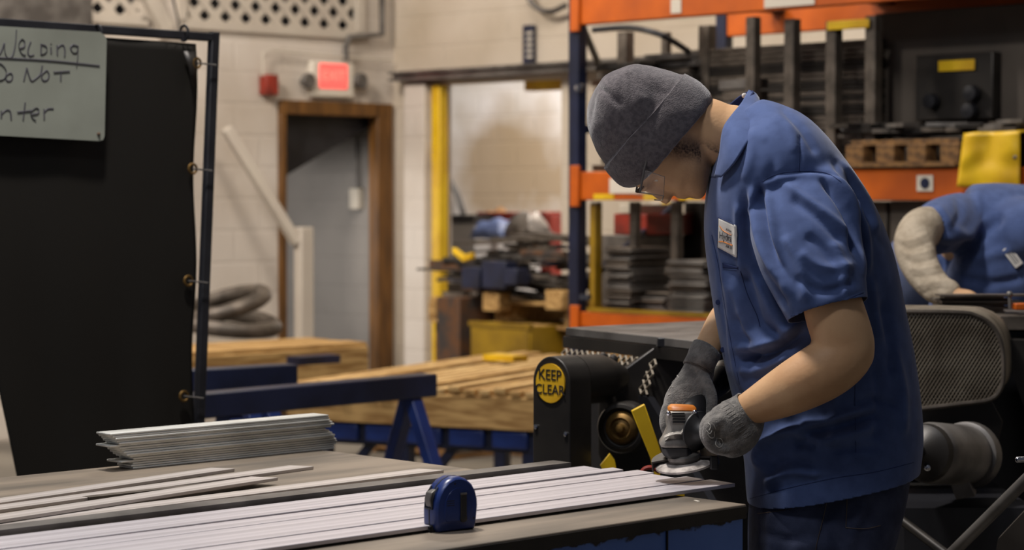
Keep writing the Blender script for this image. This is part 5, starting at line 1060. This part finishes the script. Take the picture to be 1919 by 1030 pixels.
# badge, pocket, buttons, placket
bd = patch(bs, ((1349, 407), (1381, 421), (1382, 482), (1347, 463)), 12, 14, .0025, 'badge', 'badge', so_)
for pts, r_, m in (([(1349, 407), (1381, 421)], .0011, 'cloth_d'), ([(1349, 407), (1347, 463)], .0011, 'cloth_d'), ([(1347, 463), (1382, 482)], .0011, 'cloth_d')): seam(bs, pts, r_, 'badge_border', m, bd, .003)
seam(bs, [(1352, 423), (1358, 431), (1366, 436), (1374, 440)], .0013, 'emblem_swoosh', 'gorange', bd, .0042); seam(bs, [(1350, 452), (1358, 452), (1366, 455), (1376, 459)], .0013, 'emblem_swoosh', 'gorange', bd, .0042)
def textpatch(txt, cx_, cy_, hpx, wpx, slope, m):
    t = text_mb(txt, 1, (0, 0, 0), (1, 0, 0), (0, 1, 0), .0); xs = [v.x for v in t.v]; ys = [v.y for v in t.v]; W_ = max(xs)-min(xs); H__ = max(ys)-min(ys); mb = MB(); vs = []
    for v in t.v:
        x = (v.x-(max(xs)+min(xs))/2)/W_*wpx; y = (v.y-(max(ys)+min(ys))/2)/H__*hpx; h = hit(bs, cx_+x, cy_-y+x*slope, .0046); vs.append(h if h is not None else P(cx_, cy_, 4.4))
    mb.add(vs, t.f); put('badge_lettering', mb, m, bd, smooth=0, solid=.0004)
textpatch('Hydra', 1363, 445, 17, 22, .32, 'ink'); textpatch('ADVAN', 1369, 431, 4.5, 11, .45, 'ink'); textpatch('AIR DI', 1369, 462, 4.5, 12, .4, 'ink')
patch(bs, ((1355, 492), (1384, 500), (1384, 503), (1356, 503)), 8, 4, .0012, 'pocket_mouth', 'cloth_d', so_)
seam(bs, [(1355, 503), (1384, 504)], .0014, 'pocket_edge', 'cloth_b', so_, .001); seam(bs, [(1388, 508), (1400, 550), (1418, 590), (1424, 612)], .0011, 'pocket_seam', 'cloth_d', so_, .0006)
for x, y in ((1347, 566), (1356, 655), (1368, 735)):
    h = hit(bs, x, y, .001)
    if h: b = MB(); b.lathe(h, (-.6, -.8, 0), [(0, .0015), (0, .0052), (.002, .0056), (.003, .004), (.003, .001)], 14); put('button', b, 'cloth_d', so_)
# ---- gloves
def glove(name, wrist, palm, fingers, cuffs):
    gm = MB(); limb(gm, palm, 28) if not callable(palm) else palm(gm)
    for f in fingers: limb(gm, f, 14, 5)
    me = remesh(gm, .0028, 4); o = link(name, me, M['glove'], man)
    c = MB(); c.tube([p for p, r_ in cuffs], [r_ for p, r_ in cuffs], 32, False); put('cuff', c, 'glove', o, solid=.003); return o
def fin(pts, r0, d=None): return [(P(x, y, dd), r0*(1-.07*i)) for i, (x, y, dd) in enumerate(pts)]
def palm_far(gm):
    def ring(px, py, d, hw, hd, tx): c = P(px, py, d); a = Vector((1, 0, tx)).normalized(); return [c+a*hw*math.cos(t)+Vector((0, 1, 0))*hd*math.sin(t) for t in [2*math.pi*k/28 for k in range(28)]]
    gm.loft(dense([ring(1317, 668, 4.555, .020, .018, -.35), ring(1315, 676, 4.555, .029, .026, -.35), ring(1307, 700, 4.55, .034, .028, -.3), ring(1298, 722, 4.54, .041, .030, -.2), ring(1289, 745, 4.53, .047, .030, -.1), ring(1285, 765, 4.525, .046, .026, 0), ring(1283, 778, 4.525, .036, .018, 0)], 4))
gr_ = glove('glove', None, palm_far, [
    fin([(1262, 745, 4.53), (1249, 768, 4.515), (1245, 792, 4.50), (1250, 812, 4.50)], .0125),
    fin([(1275, 750, 4.54), (1264, 778, 4.55), (1262, 802, 4.545), (1270, 820, 4.53)], .0128),
    fin([(1293, 752, 4.55), (1286, 782, 4.565), (1284, 806, 4.56), (1290, 822, 4.54)], .0128),
    fin([(1310, 750, 4.55), (1308, 780, 4.565), (1306, 802, 4.56), (1308, 818, 4.54)], .0125),
    fin([(1318, 708, 4.53), (1331, 735, 4.505), (1334, 758, 4.485), (1326, 780, 4.475)], .0140)],
    [(P(1325, 655, 4.565), .0335), (P(1319, 664, 4.56), .0325), (P(1314, 676, 4.555), .0315), (P(1308, 690, 4.55), .033)])
def palm_near(gm):
    limb(gm, [(P(1398, 770, 4.36), .033), (P(1380, 782, 4.355), .040), (P(1362, 797, 4.35), .044), (P(1350, 806, 4.352), .038)], 28); limb(gm, [(P(1407, 788, 4.36), .030), (P(1390, 810, 4.355), .037), (P(1372, 824, 4.35), .036), (P(1358, 826, 4.35), .030)], 24)
gn_ = glove('glove', None, palm_near, [
    fin([(1352, 788, 4.318), (1331, 799, 4.314), (1328, 822, 4.316), (1343, 840, 4.32), (1362, 843, 4.325)], .0135),
    fin([(1347, 784, 4.342), (1328, 793, 4.338), (1323, 817, 4.338), (1337, 838, 4.342), (1356, 845, 4.345)], .0140),
    fin([(1345, 780, 4.366), (1327, 789, 4.362), (1321, 812, 4.362), (1333, 836, 4.366), (1352, 844, 4.37)], .0140),
    fin([(1346, 776, 4.388), (1330, 784, 4.386), (1323, 806, 4.386), (1333, 830, 4.39), (1350, 840, 4.39)], .0130),
    fin([(1378, 800, 4.395), (1362, 812, 4.412), (1345, 822, 4.412), (1332, 818, 4.408)], .0145)],
    [(P(1403, 765, 4.355), .0365), (P(1396, 770, 4.358), .0365), (P(1387, 776, 4.36), .0375), (P(1376, 784, 4.355), .041)])
bn = wb(gn_); bf = wb(gr_)
for pts in ([(1327, 792), (1332, 798), (1329, 806)], [(1337, 794), (1341, 803)], [(1324, 806), (1330, 812), (1334, 806)], [(1326, 812), (1332, 820), (1338, 818), (1338, 808)], [(1343, 820), (1352, 822), (1355, 832), (1348, 838), (1341, 832), (1343, 820)], [(1347, 826), (1350, 833)]): seam(bn, pts, .0011, 'printed_mark', 'print', gn_, .0006)
for pts in ([(1259, 712), (1266, 706)], [(1256, 722), (1264, 712)], [(1253, 732), (1258, 724), (1262, 726)], [(1252, 740), (1257, 738)], [(1268, 700), (1272, 708)]): seam(bf, pts, .0011, 'printed_mark', 'print', gr_, .0006)
for k in range(13):
    a, b_ = (1352+k*4.0, 765+k*1.0), (1378+k*3.6, 812+k*1.2)
    if k < 11: seam(bn, [(1352+k*4.2, 766+k*5.5), (1366+k*4.2, 757+k*5.5)], .0007, 'knit_rib', 'glove', gn_, .0003)
# ---- grinder (held, a thing of its own)
gd_ = 4.44; gp = lambda x, y, d=0: P(x, y, gd_+d)
gri = thing('angle_grinder', gp(1285, 892), 'grey and orange angle grinder held in both gloved hands on the bar ends', 'angle grinder')
def boxring(x0, x1, y, hd, ch=.25, sl=0, d=0):
    A_, B_ = gp(x0, y, d), gp(x1, y+sl, d); c = (A_+B_)/2; a = (B_-A_)/2; o = []
    for sx, sy in ((-1, -(1-ch)), (-(1-ch), -1), ((1-ch), -1), (1, -(1-ch)), (1, 1-ch), (1-ch, 1), (-(1-ch), 1), (-1, 1-ch)): o.append(c+a*sx+Vector((0, hd, 0))*sy)
    return o
b = MB(); b.loft([boxring(1256, 1300, 766, .020, .3), boxring(1250, 1306, 770, .025, .25), boxring(1248, 1308, 786, .026), boxring(1250, 1306, 800, .027), boxring(1242, 1302, 818, .031), boxring(1237, 1292, 826, .036), boxring(1236, 1290, 833, .036), boxring(1242, 1292, 836, .033)]); gh = put('gear_head', b, 'grind', gri, bevel=.0025)
b = MB(); b.loft([boxring(1239, 1292, 836, .034), boxring(1242, 1296, 850, .033, .35), boxring(1250, 1292, 857, .028, .4)]); put('lower_housing', b, 'rubber', gri, bevel=.002)
b = MB(); b.loft([boxring(1258, 1300, 757, .014, .4, 2), boxring(1252, 1304, 761, .021, .35, 2), boxring(1251, 1305, 768, .024, .3)]); put('top_cover', b, 'gorange', gri, bevel=.002)
for k in range(4): b = MB(); b.box(gp(1271+k*.5, 774+k*5.5, -.0275), Vector((.0125, 0, 0)), Vector((0, .0015, 0)), Z*.0014); put('vent_slot', b, 'rubber', gh)
for x, y in ((1253, 774), (1302, 772)): b = MB(); b.ball(gp(x, y, -.025), .005); put('housing_screw', b, 'chrome', gh)
b = MB(); b.loft([[gp(1250+dx, 806+dy, -.03), gp(1262+dx, 803+dy, -.03), gp(1262+dx, 808+dy, -.04), gp(1250+dx, 811+dy, -.04)] for dx, dy in ((-8, 10), (4, 4), (22, 4), (34, -8))]); put('lock_lever', b, 'grind', gri, bevel=.002)
bdir = (P(1352, 706, 4.66)-gp(1290, 790, .03)).normalized()
b = MB(); b.lathe(gp(1288, 790, .01), bdir, [(0, .026), (.02, .029), (.05, .028), (.09, .024), (.15, .024), (.19, .030), (.235, .032), (.25, .026)]); put('motor_body', b, 'rubber', gri)
b = MB(); b.lathe(P(1346, 712, 4.63), bdir, [(0, .033), (.02, .0345), (.035, .030), (.042, .018)]); put('rear_cap', b, 'grind', gri)
dn_ = Vector((-.17, -.17, 1)).normalized(); dc = gp(1285, 872)
b = MB(); b.lathe(dc, dn_, [(0, .012), (.0, .048), (.002, .0605), (.006, .0605), (.011, .05), (.012, .012)], 48); put('abrasive_disc', b, 'disc', gri)
b = MB(); x_ = dn_.orthogonal().normalized(); y_ = dn_.cross(x_); 
ang = lambda v: math.atan2(v.dot(y_), v.dot(x_)); a0 = ang(Vector((.25, .95, 0))); 
gu = []
for k in range(33):
    a_ = a0-1.85+3.7*k/32; u_ = x_*math.cos(a_)+y_*math.sin(a_); gu.append([dc+dn_*.016+u_*.018, dc+dn_*.0195+u_*.018, dc+dn_*.0195+u_*.0665, dc+dn_*(-.002)+u_*.068, dc+dn_*(-.002)+u_*.0655, dc+dn_*.016+u_*.064])
b.loft(gu); put('wheel_guard', b, 'darksteel', gri)
b = MB(); b.lathe(dc+dn_*.010, dn_, [(0, .030), (.008, .034), (.014, .033), (.018, .027)]); put('spindle_collar', b, 'grind', gri)
b = MB(); b.box(P(1338, 866, 4.40), Vector((.008, 0, 0)), Vector((0, .008, 0)), Z*.014); put('guard_clamp', b, 'rubber', gri, bevel=.003)
hx = Vector((.62, -.74, -.10)).normalized(); h0 = gp(1302, 806, -.01)
b = MB(); b.lathe(h0, hx, [(-.01, .010), (0, .013), (.004, .036), (.007, .0405), (.010, .040), (.017, .028), (.030, .019), (.10, .0165), (.13, .018), (.137, .012)], 36); put('side_handle', b, 'rubber', gri)
# ================================================================== SECOND WORKER
m2 = thing('person', Vector((at(1760, 700, 7.2).x, 7.2, 0)), 'second person in blue shirt over beige knit sleeves leaning over the dark table', 'person')
HB = P(2050, 450, 6.5); U2 = Vector((.75, -.45, -.48)).normalized(); F2 = Vector((.25, -.45, -.85)); F2 = (F2-U2*F2.dot(U2)).normalized(); L2 = U2.cross(F2)
b2 = MB(); head_mesh(b2, lambda u_, f_, l_=0: HB+U2*u_+F2*f_+L2*l_, 32)
limb(b2, [(HB-U2*.05, .06), (P(1960, 430, 6.65), .07)], 20)
limb(b2, [(P(1695, 640, 7.35), .14), (P(1735, 530, 7.25), .14), (P(1820, 455, 6.98), .15), (P(1890, 440, 6.8), .13)], 28)
A2 = [(P(1765, 425, 6.72), .055), (P(1728, 428, 6.58), .052), (P(1714, 460, 6.5), .050), (P(1728, 505, 6.42), .044), (P(1756, 540, 6.36), .036), (P(1790, 556, 6.32), .028)]
limb(b2, A2, 20)
limb(b2, [(P(1790, 556, 6.32), .026), (P(1812, 562, 6.31), .032), (P(1826, 566, 6.31), .026)], 16)
for k in range(4): limb(b2, [(P(1822, 560+k*3, 6.28+k*.022), .010), (P(1840, 563+k*3, 6.27+k*.022), .009), (P(1852, 570+k*2, 6.27+k*.022), .008)], 10, 4)
limb(b2, [(P(1812, 566, 6.28), .011), (P(1826, 572, 6.25), .010), (P(1838, 574, 6.24), .008)], 10, 4)
limb(b2, [(P(1960, 470, 6.95), .055), (P(2010, 540, 6.75), .048), (P(2000, 575, 6.4), .04), (P(1960, 570, 6.3), .03)], 20)
for dx, d_ in ((-.11, 7.42), (.11, 7.46)):
    c = at(1700, 640, d_); limb(b2, [(Vector((c.x+dx, d_, 1.0)), .10), (Vector((c.x+dx, d_-.04, .52)), .06), (Vector((c.x+dx, d_+.02, .08)), .045)], 20)
bm2 = remesh(b2, .009, 3); link('body', bm2, M['skin'], m2)
s2 = MB()
limb(s2, [(P(1690, 640, 7.35), .165), (P(1735, 530, 7.25), .165), (P(1800, 470, 7.0), .175)], 36)
s2.loft(dense([ringFB(P(*a, 6.85), P(*b_, 6.85), w_, 48, 2.2) for a, b_, w_ in (((1742, 560), (1830, 345+60), .02), ((1745, 600), (1815, 352), .13), ((1790, 640), (1850, 343), .19), ((1840, 640), (1900, 344), .2), ((1900, 620), (1950, 352), .19), ((1950, 560), (1965, 380), .12))], 3))
limb(s2, [(P(1915, 440, 6.88), .10), (P(1958, 462, 6.95), .085), (P(1985, 505, 6.88), .075), (P(2008, 535, 6.78), .07)], 28); limb(s2, [(P(1880, 440, 6.8), .13), (P(1935, 432, 6.68), .098), (P(1962, 432, 6.64), .082)], 28)
limb(s2, [(P(1800, 415, 6.80), .090), (P(1770, 422, 6.70), .086), (P(1750, 430, 6.63), .078)], 28)
sm2 = remesh(s2, .008, 5)
cut(sm2, lambda c, n: (c-P(1736, 430, 6.60)).length < .062 and n.dot(Vector((-1, -.6, 0)).normalized()) > .55)
crease(sm2, [([(1755, 385), (1790, 430), (1830, 450)], 9, .012), ([(1748, 460), (1790, 470), (1840, 440), (1880, 400)], 10, -.016), ([(1750, 440), (1800, 445), (1850, 410)], 8, .010), ([(1790, 500), (1850, 480), (1900, 470)], 10, .008), ([(1800, 520), (1860, 530), (1919, 520)], 8, -.01), ([(1790, 360), (1800, 400), (1780, 430)], 8, -.008), ([(1830, 350), (1835, 400), (1810, 440)], 8, .008)])
o2 = link('work_shirt', sm2, M['cloth_b'], m2, solid=.003)
b = MB(); cN = hit(wb(o2), 1897, 480, .004); xd = Vector((.55, -.1, -.75)).normalized(); yd = Vector((.75, -.1, .55)); yd = (yd-xd*yd.dot(xd)).normalized()
lb = MB(); lb.box(cN, xd*.034, yd*.014, xd.cross(yd)*.002); nl = put('name_label', lb, 'badge', o2, bevel=.003)
for k in (-1, 0, 1): b = MB(); b.box(cN+yd*k*.006-Vector((0, .004, 0)), xd*.022, yd*.0012, xd.cross(yd)*.001); put('stitched_line', b, 'ink', nl)
sl = MB(); limb(sl, [(P(1760, 425, 6.70), .060)]+[(p, r_+.010+.001*math.sin(i*2)) for i, (p, r_) in enumerate(A2[1:-1])]+[(P(1779, 551, 6.335), .042)], 28); slm = remesh(sl, .006, 3)
crease(slm, [([(1676+k*7, 440+k*16), (1700+k*7, 452+k*13), (1740+k*6, 436+k*15)], 4, (-.004 if k % 2 else .003)) for k in range(8)]); link('knit_sleeve', slm, M['sleeve_w'], m2)
j2 = MB()
for dx, d_ in ((-.11, 7.42), (.11, 7.46)):
    c = at(1700, 640, d_); limb(j2, [(Vector((c.x+dx*.7, d_-.03, 1.0)), .13), (Vector((c.x+dx, d_-.04, .52)), .085), (Vector((c.x+dx, d_+.02, .1)), .075)], 20)
link('trousers', remesh(j2, .012, 3), M['jean'], m2)
for dx, d_ in ((-.11, 7.42), (.11, 7.46)):
    c = at(1700, 640, d_); b = MB(); b.loft(dense([[Vector((c.x+dx+hw*math.cos(a), d_+.08-y, max(.002, h*.5*(1+math.sin(a))))) for a in [2*math.pi*k/16 for k in range(16)]] for y, hw, h in ((0, .03, .09), (.06, .045, .11), (.16, .05, .07), (.26, .03, .04))], 3)); put('work_boot', b, 'rubber', m2)
cp = MB(); cp.loft(dense([[HB+U2*u_+F2*(.0+a*math.cos(t))+L2*(a*.82*math.sin(t)) for t in [2*math.pi*k/32 for k in range(32)]] for u_, a in ((.0, .102), (.03, .106), (.07, .096), (.095, .07), (.108, .03))], 3)); put('knit_cap', cp, 'wool', m2)
